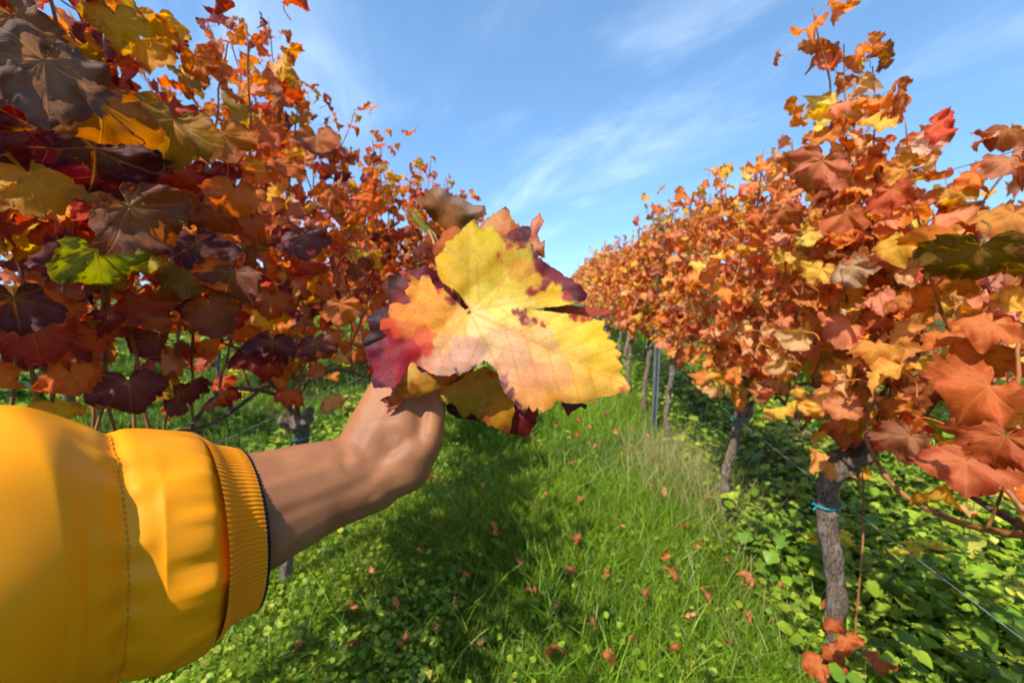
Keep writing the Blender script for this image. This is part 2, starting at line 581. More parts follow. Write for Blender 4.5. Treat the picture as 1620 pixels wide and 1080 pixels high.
GREENS = [(0.115, 0.250, 0.010), (0.175, 0.330, 0.014), (0.240, 0.390, 0.018), (0.085, 0.185, 0.012), (0.340, 0.420, 0.050)]
P_ = Pile()
# the mown alley
x, y = scatter(150000, -1.75, 1.35, 1.15, 9.5, 1)
dens = vnoise(x, y, 3.2, 5)
edge = np.clip(1.15 - np.maximum(x - 0.75, 0) * 1.4, 0.15, 1) * np.clip(1.1 - np.maximum(-x - 1.0, 0) * 1.0, 0.3, 1)
keep = (rng.uniform(0, 1, len(x)) < (0.35 + 0.9 * dens) * edge) & in_view(x, y, ground_z(x, y))
x, y, dens = x[keep], y[keep], dens[keep]
h = (0.055 + 0.085 * dens * rng.uniform(0.5, 1.4, len(x))) * (1 + 0.25 * vnoise(x, y, 7, 8))
lush = vnoise(x, y, 2.2, 21)
col = palette(GREENS, len(x), [0.28, 0.32, 0.22, 0.12, 0.06])
col *= (0.72 + 0.6 * lush)[:, None] * np.stack([0.8 + 0.55 * vnoise(x, y, 1.7, 33), np.ones(len(x)), np.ones(len(x))], -1)
dist = np.hypot(x, y)
w = (0.0030 + 0.0012 * rng.uniform(0, 1, len(x))) * np.clip(dist / 2.6, 1.0, 4)
V, F, C = blades(x, y, h, w, rng.uniform(0.15, 0.85, len(x)), col)
P_.add(V, F, (1, 1, 1)); P_.c[-1] = C
# a few long blades arching over
x, y = scatter(4200, -1.4, 1.2, 1.3, 7, 1)
h = rng.uniform(0.16, 0.27, len(x))
V, F, C = blades(x, y, h, rng.uniform(0.003, 0.006, len(x)), rng.uniform(0.5, 1.1, len(x)), palette(GREENS, len(x)), 4)
P_.add(V, F); P_.c.append(C)
# beyond
x, y = scatter(26000, -2.6, 2.6, 9, 40, 1)
V, F, C = blades(x, y, rng.uniform(0.08, 0.18, len(x)), rng.uniform(0.012, 0.03, len(x)), rng.uniform(0.1, 0.7, len(x)), palette(GREENS, len(x)), 2)
P_.add(V, F); P_.c.append(C)
# the grass of the next alley, up the bank on the left
x, y = scatter(42000, -6.5, -1.75, 1.2, 12, 1)
k_ = in_view(x, y, ground_z(x, y)); x, y = x[k_], y[k_]
V, F, C = blades(x, y, rng.uniform(0.05, 0.12, len(x)), rng.uniform(0.006, 0.012, len(x)), rng.uniform(0.1, 0.8, len(x)), palette(GREENS, len(x)), 2)
P_.add(V, F); P_.c.append(C)
x, y = scatter(16000, -20, -6.5, 2.0, 26, 1)
k_ = in_view(x, y, ground_z(x, y)); x, y = x[k_], y[k_]
V, F, C = blades(x, y, rng.uniform(0.12, 0.3, len(x)), rng.uniform(0.03, 0.06, len(x)), rng.uniform(0.1, 0.8, len(x)), palette(GREENS, len(x)), 2)
P_.add(V, F); P_.c.append(C)
x, y = scatter(16000, 2.4, 8, 1.2, 14, 1)
k_ = in_view(x, y, ground_z(x, y)); x, y = x[k_], y[k_]
V, F, C = blades(x, y, rng.uniform(0.08, 0.2, len(x)), rng.uniform(0.01, 0.02, len(x)), rng.uniform(0.1, 0.8, len(x)), palette(GREENS, len(x)), 2)
P_.add(V, F); P_.c.append(C)
tag(put('grass', P_.mesh('grass', [M_grass])), 'lush green grass covering the alley between the vine rows', 'grass', kind='stuff')

# straw-coloured dry grass round the second vine on the right
P_ = Pile()
STRAW = [(0.42, 0.34, 0.14), (0.34, 0.26, 0.10), (0.30, 0.32, 0.09), (0.48, 0.41, 0.22)]
for (cx, cy, n, sp, hh) in ((0.82, 3.0, 800, 0.20, 0.40), (0.98, 2.55, 500, 0.15, 0.36), (0.92, 3.6, 500, 0.22, 0.34), (0.80, 2.1, 130, 0.24, 0.26), (0.95, 1.62, 120, 0.2, 0.2), (0.9, 4.6, 200, 0.3, 0.25)):
    x = rng.normal(cx, sp, n); y = rng.normal(cy, sp * 1.2, n)
    V, F, C = blades(x, y, rng.uniform(0.4, 1.0, n) * hh, rng.uniform(0.0022, 0.004, n), rng.uniform(0.1, 0.8, n), palette(STRAW, n), 4)
    P_.add(V, F); P_.c.append(C)
tag(put('dry_grass', P_.mesh('dry_grass', [M_straw])), 'straw coloured tufts of dry grass at the foot of the right vine row', 'dry grass', kind='stuff')

# ------------------------------------------------------------------ broad-leaved weeds
def weed_template(kind):
    """outline fan of one weed leaf, petiole at origin, tip at +Y, unit length; returns verts, tri faces"""
    if kind == 0:      # rounded, scalloped mallow / ground ivy
        th = np.linspace(-2.9, 2.9, 19)
        r = 0.52 * (1 + 0.09 * np.cos(th * 7)) * (0.9 + 0.1 * np.cos(th))
        pts = np.stack([r * np.sin(th), 0.46 + r * np.cos(th)], -1)
    elif kind == 1:    # lobed mustard leaf
        yy = np.array([0.0, 0.10, 0.16, 0.26, 0.32, 0.42, 0.48, 0.60, 0.74, 0.88, 1.0])
        ww = np.array([0.02, 0.14, 0.05, 0.20, 0.09, 0.27, 0.15, 0.34, 0.36, 0.22, 0.0])
        pts = np.concatenate([np.stack([ww, yy], -1), np.stack([-ww[::-1], yy[::-1]], -1)[1:]])
    else:              # small clover leaflet
        th = np.linspace(-2.7, 2.7, 9)
        r = 0.5 * (1 - 0.12 * np.cos(th * 2))
        pts = np.stack([r * np.sin(th), 0.48 + r * np.cos(th)], -1)
    z = 0.22 * np.abs(pts[:, 0]) - 0.22 * pts[:, 1] ** 2 + 0.05 * np.sin(9 * pts[:, 0] + 5 * pts[:, 1])
    n = len(pts)
    V = np.vstack([[0, 0.42, -0.02], np.column_stack([pts, z])])
    F = np.array([[0, i, i + 1] for i in range(1, n)] + [[0, n, 1]])
    return V, F

TW = [weed_template(i) for i in range(3)]
WEED = [(0.22, 0.38, 0.020), (0.33, 0.47, 0.030), (0.44, 0.52, 0.045), (0.15, 0.28, 0.024), (0.12, 0.23, 0.036), (0.54, 0.52, 0.08)]

def leaf_cloud(pos, yaw, pitch, roll, size, T, col, vary=0.15):
    """many copies of template T as one mesh"""
    V0, F0_ = T
    n = len(pos); m = len(V0)
    cy, sy = np.cos(yaw), np.sin(yaw); cp, sp = np.cos(pitch), np.sin(pitch); cr, sr = np.cos(roll), np.sin(roll)
    Rz = np.zeros((n, 3, 3)); Rz[:, 0, 0] = cy; Rz[:, 0, 1] = -sy; Rz[:, 1, 0] = sy; Rz[:, 1, 1] = cy; Rz[:, 2, 2] = 1
    Rx = np.zeros((n, 3, 3)); Rx[:, 0, 0] = 1; Rx[:, 1, 1] = cp; Rx[:, 1, 2] = -sp; Rx[:, 2, 1] = sp; Rx[:, 2, 2] = cp
    Ry = np.zeros((n, 3, 3)); Ry[:, 0, 0] = cr; Ry[:, 0, 2] = sr; Ry[:, 2, 0] = -sr; Ry[:, 2, 2] = cr; Ry[:, 1, 1] = 1
    M = Rz @ Rx @ Ry
    V = np.einsum('nij,mj->nmi', M, V0) * size[:, None, None] + pos[:, None, :]
    F = (F0_[None] + (np.arange(n) * m)[:, None, None]).reshape(-1, F0_.shape[1])
    C = np.repeat(col[:, None, :], m, 1).reshape(-1, 3)
    return V.reshape(-1, 3), F, C

P_ = Pile()
def weeds(n_plants, x0, x1, y0, y1, hmax, smin, smax, kinds, lmin=5, lmax=11, cols=WEED, p=None, dens_seed=None):
    x, y = scatter(n_plants, x0, x1, y0, y1, 1)
    if dens_seed is not None:
        k = rng.uniform(0, 1, len(x)) < np.clip(vnoise(x, y, 2.6, dens_seed) * 1.8 - 0.25, 0.05, 1)
        x, y = x[k], y[k]
    k = in_view(x, y, ground_z(x, y) + 0.1)
    x, y = x[k], y[k]
    sx, sy_, sp = [], [], []
    pos = []; yaw = []; size = []; pit = []; col = []
    tint = vnoise(x, y, 1.4, 77)
    for i in range(len(x)):
        nl = rng.integers(lmin, lmax)
        hp = hmax * rng.uniform(0.35, 1.0)
        base = np.array([x[i], y[i], float(ground_z(x[i], y[i]))])
        sc = rng.uniform(0.7, 1.2)
        cbase = np.array(cols[rng.choice(len(cols), p=p)]) * (0.75 + 0.5 * tint[i])
        for j in range(nl):
            a = j * 2.4 + rng.uniform(0, 0.8)
            zz = hp * (0.25 + 0.75 * (j + 1) / nl) * rng.uniform(0.8, 1.1)
            rr = 0.10 * sc * rng.uniform(0.25, 1.0) * (0.4 + hp * 3)
            pos.append(base + np.array([math.cos(a) * rr, math.sin(a) * rr, zz]))
            yaw.append(a - math.pi / 2 + rng.normal(0, 0.3)); size.append(rng.uniform(smin, smax) * sc)
            pit.append(rng.uniform(-0.4, 0.85)); col.append(cbase * rng.uniform(0.7, 1.25))
            if j % 2 == 0:
                sp.append((base, pos[-1]))
    pos = np.array(pos); yaw = np.array(yaw); size = np.array(size); pit = np.array(pit); col = np.clip(np.array(col), 0.005, 0.8)
    kk = rng.choice(kinds, len(pos))
    for q in set(kinds):
        s = kk == q
        if s.sum():
            V, F, C = leaf_cloud(pos[s], yaw[s], pit[s], rng.normal(0, 0.3, s.sum()), size[s], TW[q], col[s])
            P_.add(V, [F]); P_.c.append(C)
    # leaf stalks as thin three-sided slivers
    if sp:
        A = np.array([s[0] for s in sp]); B = np.array([s[1] for s in sp]); n = len(A)
        o1 = np.array([0.0016, 0, 0]); o2 = np.array([0, 0.0016, 0])
        V = np.stack([A + o1, A - o1, A + o2, B], 1).reshape(-1, 3)
        b = (np.arange(n) * 4)[:, None]
        P_.add(V, [b + np.array([[0, 1, 3]]), b + np.array([[1, 2, 3]]), b + np.array([[2, 0, 3]])])
        P_.c.append(np.repeat(np.array([[0.16, 0.24, 0.05]]), n * 4, 0))
weeds(420, 1.0, 2.7, 1.05, 9.0, 0.36, 0.045, 0.10, [1], 6, 12, p=[0.22, 0.30, 0.26, 0.12, 0.05, 0.05])
weeds(900, 0.95, 2.7, 1.05, 9.0, 0.22, 0.022, 0.060, [0, 1, 2], p=[0.22, 0.26, 0.2, 0.14, 0.1, 0.08])
weeds(260, 2.6, 5.0, 1.5, 12.0, 0.40, 0.08, 0.15, [0, 1])
weeds(520, -2.3, -1.15, 2.0, 9.0, 0.22, 0.04, 0.08, [0, 1], p=[0.3, 0.28, 0.16, 0.14, 0.08, 0.04])
weeds(260, -14.0, -6.4, 3.0, 16.0, 0.45, 0.14, 0.24, [0, 1], p=[0.3, 0.2, 0.1, 0.2, 0.18, 0.02])
weeds(200, -7.0, -3.9, 2.0, 12.0, 0.26, 0.08, 0.15, [0, 1], p=[0.3, 0.2, 0.1, 0.2, 0.18, 0.02])
weeds(480, -1.25, 0.9, 1.2, 5.0, 0.09, 0.018, 0.034, [2, 2, 0], 4, 8, p=[0.3, 0.3, 0.12, 0.16, 0.1, 0.02], dens_seed=4)
weeds(2600, -1.7, -0.45, 1.05, 2.9, 0.075, 0.016, 0.030, [2, 0], 4, 8, p=[0.25, 0.33, 0.22, 0.1, 0.06, 0.04])
tag(put('ground_cover', P_.mesh('ground_cover', [M_weed])), 'leafy green weeds and clover growing beneath the vine rows', 'ground cover', kind='stuff')

# ------------------------------------------------------------------ vine leaves
HALF = np.array([(0.05, -0.10), (0.12, -0.28), (0.25, -0.37), (0.30, -0.30), (0.42, -0.35), (0.46, -0.25), (0.60, -0.24), (0.59, -0.12), (0.72, -0.06), (0.66, 0.03), (0.60, 0.10),
                 (0.72, 0.15), (0.83, 0.19), (0.80, 0.28), (0.94, 0.39), (0.81, 0.42), (0.82, 0.53), (0.68, 0.51), (0.63, 0.60), (0.52, 0.52), (0.40, 0.46),
                 (0.46, 0.58), (0.38, 0.64), (0.39, 0.75), (0.27, 0.77), (0.23, 0.89), (0.12, 0.89)])

def leaf_outline(n, lob=1.0, seed=0):
    """outline of a five-lobed, toothed vine leaf from one side of the stalk notch round the tip to the other"""
    r_ = np.random.default_rng(seed)
    out = []
    for sgn in (1, -1):
        h = HALF.copy()
        th = np.arctan2(h[:, 0], h[:, 1]); rr = np.hypot(h[:, 0], h[:, 1])
        notch = np.exp(-((th - 0.72) / 0.16) ** 2) + np.exp(-((th - 1.42) / 0.14) ** 2)
        rr = rr * (1 + (1 - lob) * 0.26 * notch)
        rr = 0.42 * rr + 0.58 * np.convolve(np.pad(rr, 1, 'edge'), [0.25, 0.5, 0.25], 'valid')
        rr *= 1 + 0.09 * np.sin(2 * th + r_.uniform(0, 6.3)) + 0.06 * np.sin(5 * th + r_.uniform(0, 6.3)) + r_.normal(0, 0.034, len(rr))
        q = np.stack([sgn * rr * np.sin(th), rr * np.cos(th)], -1)
        out.append(q)
    pts = np.vstack([out[0], [[0, 1.0 + r_.normal(0, 0.05)]], out[1][::-1]])
    if n < len(pts):
        pts = pts[np.round(np.linspace(0, len(pts) - 1, n)).astype(int)]
    return pts

def leaf_mesh(name, seed, n_ang, rings, curl, wave, fold, lob, crumple=0.14, petiole=True, mat=None):
    """a leaf of unit half-length: stalk joint at origin, tip +Y, upper face +Z"""
    r_ = np.random.default_rng(seed)
    ol = leaf_outline(n_ang, lob, seed)
    n_ang = len(ol)
    fr = np.linspace(0, 1, rings + 1)[1:] ** 0.85
    px = np.concatenate([[0], *[f * ol[:, 0] for f in fr]])
    py = np.concatenate([[0], *[f * ol[:, 1] for f in fr]])
    rim = np.concatenate([[0], *[np.full(n_ang, f) for f in fr]])
    rr = np.hypot(px, py); tt = np.arctan2(px, py)
    ph = r_.uniform(0, 6.28, 4)
    z = fold * np.abs(px) * 0.8 + wave * rr ** 2 * np.sin(3 * tt + ph[0]) + 0.5 * wave * rr ** 2 * np.sin(7 * tt + ph[1]) + 0.25 * wave * rr * np.sin(9 * px + 6 * py + ph[2])
    # the blade is keeled along the five main veins and puckers between them
    at_ = np.abs(tt)
    dv = np.minimum.reduce([np.abs(at_), np.abs(at_ - 1.12), np.abs(at_ - 1.95)])
    z += 0.16 * rr * (np.sin(np.clip(dv, 0, 0.55) / 0.55 * np.pi / 2) - 0.5) * r_.uniform(0.5, 1.3)
    cr_n = np.array([mnoise.fractal(Vector((a * 2.6 + seed, b * 2.6, seed * 0.3)), 0.8, 2.1, 4) for a, b in zip(px, py)])
    z += crumple * cr_n * (0.25 + 0.75 * rim)
    x2, y2 = px.copy() + 0.05 * crumple * cr_n, py.copy()
    # curl the blade round a cross axis and roll its sides
    k = curl
    ang = k * py
    yb = np.where(abs(k) > 1e-3, np.sin(ang) / (k if abs(k) > 1e-3 else 1), py)
    zb = np.where(abs(k) > 1e-3, -(1 - np.cos(ang)) / (k if abs(k) > 1e-3 else 1), 0)
    V = np.stack([x2, yb - np.sin(ang) * z * -0.0, zb + z], -1)
    side = r_.uniform(-0.7, 0.9) * abs(curl)
    ang2 = side * V[:, 0]
    if abs(side) > 1e-3:
        V[:, 2] += (1 - np.cos(ang2)) / side
        V[:, 0] = np.sin(ang2) / side
    F = [np.array([[0, 1 + i, 2 + i] for i in range(n_ang - 1)])]
    for q in range(rings - 1):
        b = 1 + q * n_ang
        i = np.arange(n_ang - 1)
        F.append(np.stack([b + i, b + n_ang + i, b + n_ang + i + 1, b + i + 1], -1))
    lc = np.stack([px, py, np.zeros_like(px)], -1)
    if petiole:
        path = catmull([(0, 0, 0), (0, -0.10, -0.20), (r_.normal(0, 0.05), -0.12, -0.48), (r_.normal(0, 0.1), 0.02, -0.80)], 3)
        pv, pf = tube(path, np.linspace(0.018, 0.024, len(path)), 4, False)
        F += [f + len(V) for f in pf]
        V = np.vstack([V, pv]); lc = np.vstack([lc, np.tile([0.0, 0.001, 0], (len(pv), 1))]); rim = np.concatenate([rim, np.zeros(len(pv))])
    me = np_mesh(name, V, F, [mat])
    set_attr(me, 'leafco', 'FLOAT_VECTOR', lc)
    set_attr(me, 'rim', 'FLOAT', rim)
    return me

_r = random.Random(5)
NEAR = [leaf_mesh('leaf_blade', 100 + i, 84, 8, _r.choice([-0.9, -0.4, 0.3, 0.5, 0.8, 1.1, 1.5, 2.0]), _r.uniform(0.10, 0.32), _r.uniform(-0.2, 0.5), _r.uniform(-0.2, 0.65), _r.uniform(0.14, 0.34), True, M_leaf) for i in range(18)]
MID = [leaf_mesh('leaf_blade_small', 200 + i, 34, 4, _r.choice([-0.8, 0.3, 0.7, 1.0, 1.5, 2.1]), _r.uniform(0.10, 0.30), _r.uniform(-0.2, 0.5), _r.uniform(-0.2, 0.65), _r.uniform(0.14, 0.32), True, M_leaf) for i in range(12)]

def far_template(seed, n=11):
    me = leaf_mesh('t', seed, n, 1, 0.6, 0.2, 0.2, 0.9, 0.0, False, M_leaf_far)
    V = np.array([v.co for v in me.vertices]); F = np.array([list(p.vertices) for p in me.polygons])
    bpy.data.meshes.remove(me)
    return V, F
FAR = [far_template(300 + i) for i in range(4)]

RIGHT_PAL = [lin(*c) for c in [(218, 132, 54), (206, 114, 58), (222, 152, 80), (230, 170, 68), (180, 102, 52), (218, 138, 96), (234, 190, 86), (156, 94, 52), (186, 170, 68), (202, 84, 54), (214, 170, 126)]]
RIGHT_P = [0.17, 0.13, 0.17, 0.13, 0.08, 0.13, 0.06, 0.04, 0.03, 0.02, 0.04]
LEFT_PAL = [lin(*c) for c in [(212, 104, 34), (220, 126, 40), (178, 60, 32), (124, 36, 36), (116, 60, 60), (164, 124, 38), (224, 164, 40), (146, 76, 36), (200, 80, 40), (170, 116, 96)]]
LEFT_P = [0.24, 0.23, 0.09, 0.03, 0.04, 0.07, 0.11, 0.05, 0.09, 0.05]
DARK_P = [0.11, 0.09, 0.16, 0.16, 0.15, 0.12, 0.06, 0.09, 0.04, 0.02]

def orient(normal, tip):
    n = np.asarray(normal, float); n /= np.linalg.norm(n)
    t = np.asarray(tip, float); t = t - n * (t @ n); t /= np.linalg.norm(t) + 1e-9
    x = np.cross(t, n)
    return Matrix(((x[0], t[0], n[0]), (x[1], t[1], n[1]), (x[2], t[2], n[2])))

def add_leaf(parent, loc, normal, tip, half, colour, meshes, name='leaf'):
    o = bpy.data.objects.new(name, meshes[rng.integers(len(meshes))])
    COL.objects.link(o)
    o.parent = parent
    M3 = orient(normal, tip)
    o.location = Vector(loc) - parent.location
    o.rotation_euler = M3.to_euler()
    sx = rng.uniform(0.88, 1.12)
    o.scale = (half * sx, half, half)
    o.color = (*colour, 1)
    return o

def pick(pal, p):
    c = np.array(pal[rng.choice(len(pal), p=p)])
    return np.clip(c * rng.uniform(0.95, 1.35) * (1 + rng.normal(0, 0.05, 3)), 0.004, 0.9)

def wobble(path, amp, seed, f=1.0):
    path = np.array(path, float)
    for i, p in enumerate(path):
        if 0 < i < len(path) - 1:
            nv = mnoise.noise_vector(Vector((p[0] * 3 * f + seed * 7.1, p[1] * 3 * f, p[2] * 9 * f)))
            path[i] = p + np.array(nv) * amp
    return path

def trunk_mesh(name, pts, r0, r1, seed, head=True, sides=32, n=12):
    """gnarled trunk with an uneven, knobbly head"""
    path = wobble(catmull(pts, n), 0.012, seed)
    m = len(path)
    t = np.linspace(0, 1, m)
    rad = r0 + (r1 - r0) * t + 0.25 * r0 * np.exp(-(t / 0.07) ** 2)
    if head:
        rad = rad * (1 + 0.75 * np.exp(-((t - 0.93) / 0.09) ** 2))
    def mod(i, ang):
        return np.array([1 + 0.22 * mnoise.noise(Vector((math.cos(a) * 1.3 + seed, math.sin(a) * 1.3, t[i] * 9))) + 0.20 * mnoise.noise(Vector((math.cos(a) * 3.4 + seed, math.sin(a) * 3.4, t[i] * 16))) + 0.16 * (0.4 - abs(mnoise.noise(Vector((math.cos(a) * 6 + seed, math.sin(a) * 6, t[i] * 10))) * 2)) for a in ang])
    pl = Pile()
    pl.add(*tube(path, rad, sides, True, mod))
    if head:
        e = path[-1]
        r2 = random.Random(seed)
        for q in range(4):
            a = r2.uniform(0, 6.28); d = np.array([math.cos(a), math.sin(a) * 1.2, r2.uniform(-0.1, 0.9)])
            b = path[-2 - q % 3]
            kp = wobble(catmull([b, b + d * r1 * 1.3, b + d * r1 * 2.1 + np.array([0, 0, 0.01])], 3), 0.006, seed + q)
            pl.add(*tube(kp, np.linspace(r1 * 0.9, r1 * 0.5, len(kp)), 8, True, lambda i, ang: 1 + 0.15 * np.sin(3 * ang + i)))
    return pl.mesh(name, [M_bark])

def cane_mesh(name, pts, r0, r1, mat, sides=6, n=5, amp=0.008, seed=0, nodes=True):
    path = wobble(catmull(pts, n), amp, seed)
    m = len(path)
    rad = np.linspace(r0, r1, m)
    if nodes:
        rad = rad * (1 + 0.22 * (np.arange(m) % 4 == 1))
    V, F = tube(path, rad, sides)
    return np_mesh(name, V, F, [mat]), path

def PX(u, v, x):
    """the point seen at pixel (u, v) on the plane at sideways distance x"""
    a = P(u, v, 1.0) - EYE
    return EYE + a * (x / a.x)

ORD = ['first', 'second', 'third', 'fourth', 'fifth', 'sixth', 'seventh', 'eighth', 'ninth', 'tenth']

def leaf_on(vine, node, out, pal, p, meshes, smin=0.052, smax=0.085, drop=0.5):
    """a leaf on a stalk that leaves NODE towards OUT"""
    out = np.asarray(out, float); out /= np.linalg.norm(out)
    half = rng.uniform(smin, smax)
    nrm = out * rng.uniform(0.35, 1.0) + np.array([0, 0, rng.uniform(0.0, 0.9)]) + rng.normal(0, 0.38, 3)
    tip = np.array([0, 0, -drop * rng.uniform(0.4, 1.3)]) + out * rng.uniform(0.1, 0.9) + rng.normal(0, 0.35, 3)
    M3 = orient(nrm, tip)
    stalk = np.array(M3 @ Vector((0, 0.02, -0.80))) * half
    return add_leaf(vine, np.asarray(node) - stalk + rng.normal(0, 0.006, 3), nrm, tip, half, pick(pal, p), meshes)

def near_vine(name, label, group, base, head, row_x, face, pal, p, meshes, seed, top=(1.85, 2.15), shoots=10, span=0.56, spread=0.30, trunk_pts=None, r0=0.030, r1=0.026, tall=(), low=0.0, dens=0.75):
    """base, head: foot and crown of the trunk; face: +1 or -1, the side that looks onto the alley"""
    r_ = random.Random(seed)
    vine = empty(name, base)
    tag(vine, label, 'grapevine', group)
    pts = trunk_pts or [np.array(base) - np.array([0, 0, 0.06]), np.array(base) * 0.6 + np.array(head) * 0.4 + rng.normal(0, 0.015, 3), np.array(base) * 0.2 + np.array(head) * 0.8 + rng.normal(0, 0.015, 3), head]
    put('trunk', trunk_mesh('trunk', pts, r0, r1, seed), vine)
    head = np.array(head)
    arms = []
    for s in (-1, 1):
        sp = span * r_.uniform(0.9, 1.1)
        me, path = cane_mesh('old_cane', [head - np.array([0, 0, 0.03]), head + np.array([r_.uniform(-0.04, 0.04), s * 0.08, 0.13]), head + np.array([r_.uniform(-0.05, 0.05), s * sp * 0.55, 0.17 + r_.uniform(-0.02, 0.04)]), head + np.array([r_.uniform(-0.05, 0.05), s * sp, 0.08 + r_.uniform(-0.04, 0.04)])], 0.0105, 0.006, M_cane_dark, 7, 6, 0.012, seed + s)
        put('old_cane', me, vine)
        arms.append(path)
    tops = list(tall)
    for i in range(shoots):
        arm = arms[i % 2]
        st = arm[min(len(arm) - 1, int((i // 2 + 0.6) / (shoots / 2) * (len(arm) - 1)))]
        zt = r_.uniform(*top)
        lean = rng.normal(0, 0.10)
        end = np.array([row_x + rng.normal(0, spread * 0.45), st[1] + lean, zt])
        mid1 = st * 0.65 + end * 0.35 + np.array([rng.normal(0, 0.07), rng.normal(0, 0.04), 0])
        mid2 = st * 0.3 + end * 0.7 + np.array([rng.normal(0, 0.06), rng.normal(0, 0.05), 0])
        me, path = cane_mesh('shoot', [st, mid1, mid2, end], 0.0050, 0.0028, M_cane, 5, 6, 0.014, seed * 31 + i)
        put('shoot', me, vine)
        dress(vine, path, face, pal, p, meshes, spread, low, dens)
    for q, pts3 in enumerate(tops):
        me, path = cane_mesh('shoot', pts3, 0.0046, 0.0016, M_cane, 5, 6, 0.010, seed * 77 + q)
        put('shoot', me, vine)
        dress(vine, path, face, pal, p, meshes, spread * 0.36, low, 2.0, 0.048, 0.074)
    return vine

def dress(vine, path, face, pal, p, meshes, spread, low, dens, smin=0.053, smax=0.088):
    seg = np.linalg.norm(np.diff(path, axis=0), axis=1)
    s = np.concatenate([[0], np.cumsum(seg)])
    d = 0.05 + low
    k = rng.integers(2)
    while d < s[-1]:
        t = np.array([np.interp(d, s, path[:, c]) for c in range(3)])
        f = d / s[-1]
        sc = 1.05 - 0.35 * f ** 3
        sgn = face if (k % 2 == 0 or rng.uniform() < 0.28) else -face
        out = np.array([sgn, rng.normal(0, 0.8), rng.normal(0.1, 0.3)])
        leaf_on(vine, t, out, pal, p, meshes, smin * sc, smax * sc)
        for _q in range(int(dens) + (rng.uniform() < dens % 1.0)):            # laterals carry leaves further out
            out = np.array([sgn if rng.uniform() < 0.7 else -sgn, rng.normal(0, 0.9), rng.normal(0, 0.4)])
            leaf_on(vine, t + out / np.linalg.norm(out) * rng.uniform(0.03, spread * 0.8), out, pal, p, meshes, smin * 0.85 * sc, smax * 0.95 * sc)
        d += rng.uniform(0.058, 0.085); k += 1

# ---- the row on the right
G_R, G_L = 'vines of the right row beside the alley', 'vines of the left row beside the alley'
RX = 1.02
def gz(x, y): return float(ground_z(x, y))
rb = [PG(1325, 1052), PG(1143, 828), PG(1056, 706), PG(1018, 655), PG(994, 622)]
right_vines = []
# vine 0: its trunk stands just outside the picture, its canes reach in from the right edge
v = near_vine('grapevine', 'nearest grapevine, large salmon and rust leaves reaching in at the right edge', G_R, (1.04, 0.42, gz(1.04, 0.42)), (1.03, 0.44, 0.74), 1.06, -1, RIGHT_PAL, RIGHT_P, NEAR, 1, (1.48, 1.72), 10, 0.58, 0.26, low=0.05)
right_vines.append(v)
t1 = [np.array(q) for q in (PY(1330, 1075, rb[0].y), PY(1322, 1000, rb[0].y), PY(1318, 900, rb[0].y), PY(1306, 800, rb[0].y), PY(1318, 755, rb[0].y), PY(1350, 728, rb[0].y))]
v = near_vine('grapevine', 'grapevine with thick gnarled grey trunk and turquoise tie, tall shoot on top', G_R, tuple(rb[0]), tuple(PY(1345, 722, rb[0].y)), RX, -1, RIGHT_PAL, RIGHT_P, NEAR, 2, (1.66, 1.86), 14, 0.56, 0.30, t1, 0.030, 0.034,
              tall=[[PY(1345, 500, 1.55), PY(1322, 300, 1.5), PY(1312, 130, 1.45), PY(1285, 12, 1.42)], [PY(1380, 430, 1.45), PY(1385, 250, 1.42), PY(1380, 105, 1.42)], [PY(1340, 480, 1.5), PY(1340, 260, 1.47), PY(1335, 70, 1.44)], [PY(1420, 420, 1.4), PY(1440, 300, 1.38), PY(1432, 190, 1.36)]])
right_vines.append(v)
vine_r1 = v
specs = [([(1143, 845), (1148, 760), (1160, 700), (1178, 640)], 'slender leaning grapevine with pale trunk, second trunk from the front on the right'),
         ([(1056, 715), (1055, 660), (1060, 610), (1072, 560)], 'grapevine with a turquoise tie, third trunk from the front on the right'),
         ([(1018, 662), (1020, 610), (1026, 575), (1028, 545)], 'grapevine standing just beyond the steel post in the right row'),
         ([(994, 628), (994, 590), (997, 560), (998, 530)], 'dark-trunked grapevine, second beyond the steel post in the right row')]
for i, (px, lab) in enumerate(specs):
    yb = rb[i + 1].y
    pts = [np.array(PY(u, w, yb)) for u, w in px]
    v = near_vine('grapevine', lab, G_R, tuple(rb[i + 1]), tuple(pts[-1]), RX, -1, RIGHT_PAL, RIGHT_P, NEAR if i == 0 else MID, 3 + i, (1.85, 2.15), 15, 0.60, 0.30, pts, 0.024, 0.022)
    right_vines.append(v)
for i, yy in enumerate((6.9, 8.0)):
    b = (RX + rng.normal(0, 0.02), yy, gz(RX, yy))
    v = near_vine('grapevine', ['sixth', 'seventh'][i] + ' grapevine from the front in the right row, orange foliage', G_R, b, (b[0], yy, 0.74), RX, -1, RIGHT_PAL, RIGHT_P, MID, 8 + i, (1.85, 2.12), 14, 0.6, 0.28)
    right_vines.append(v)

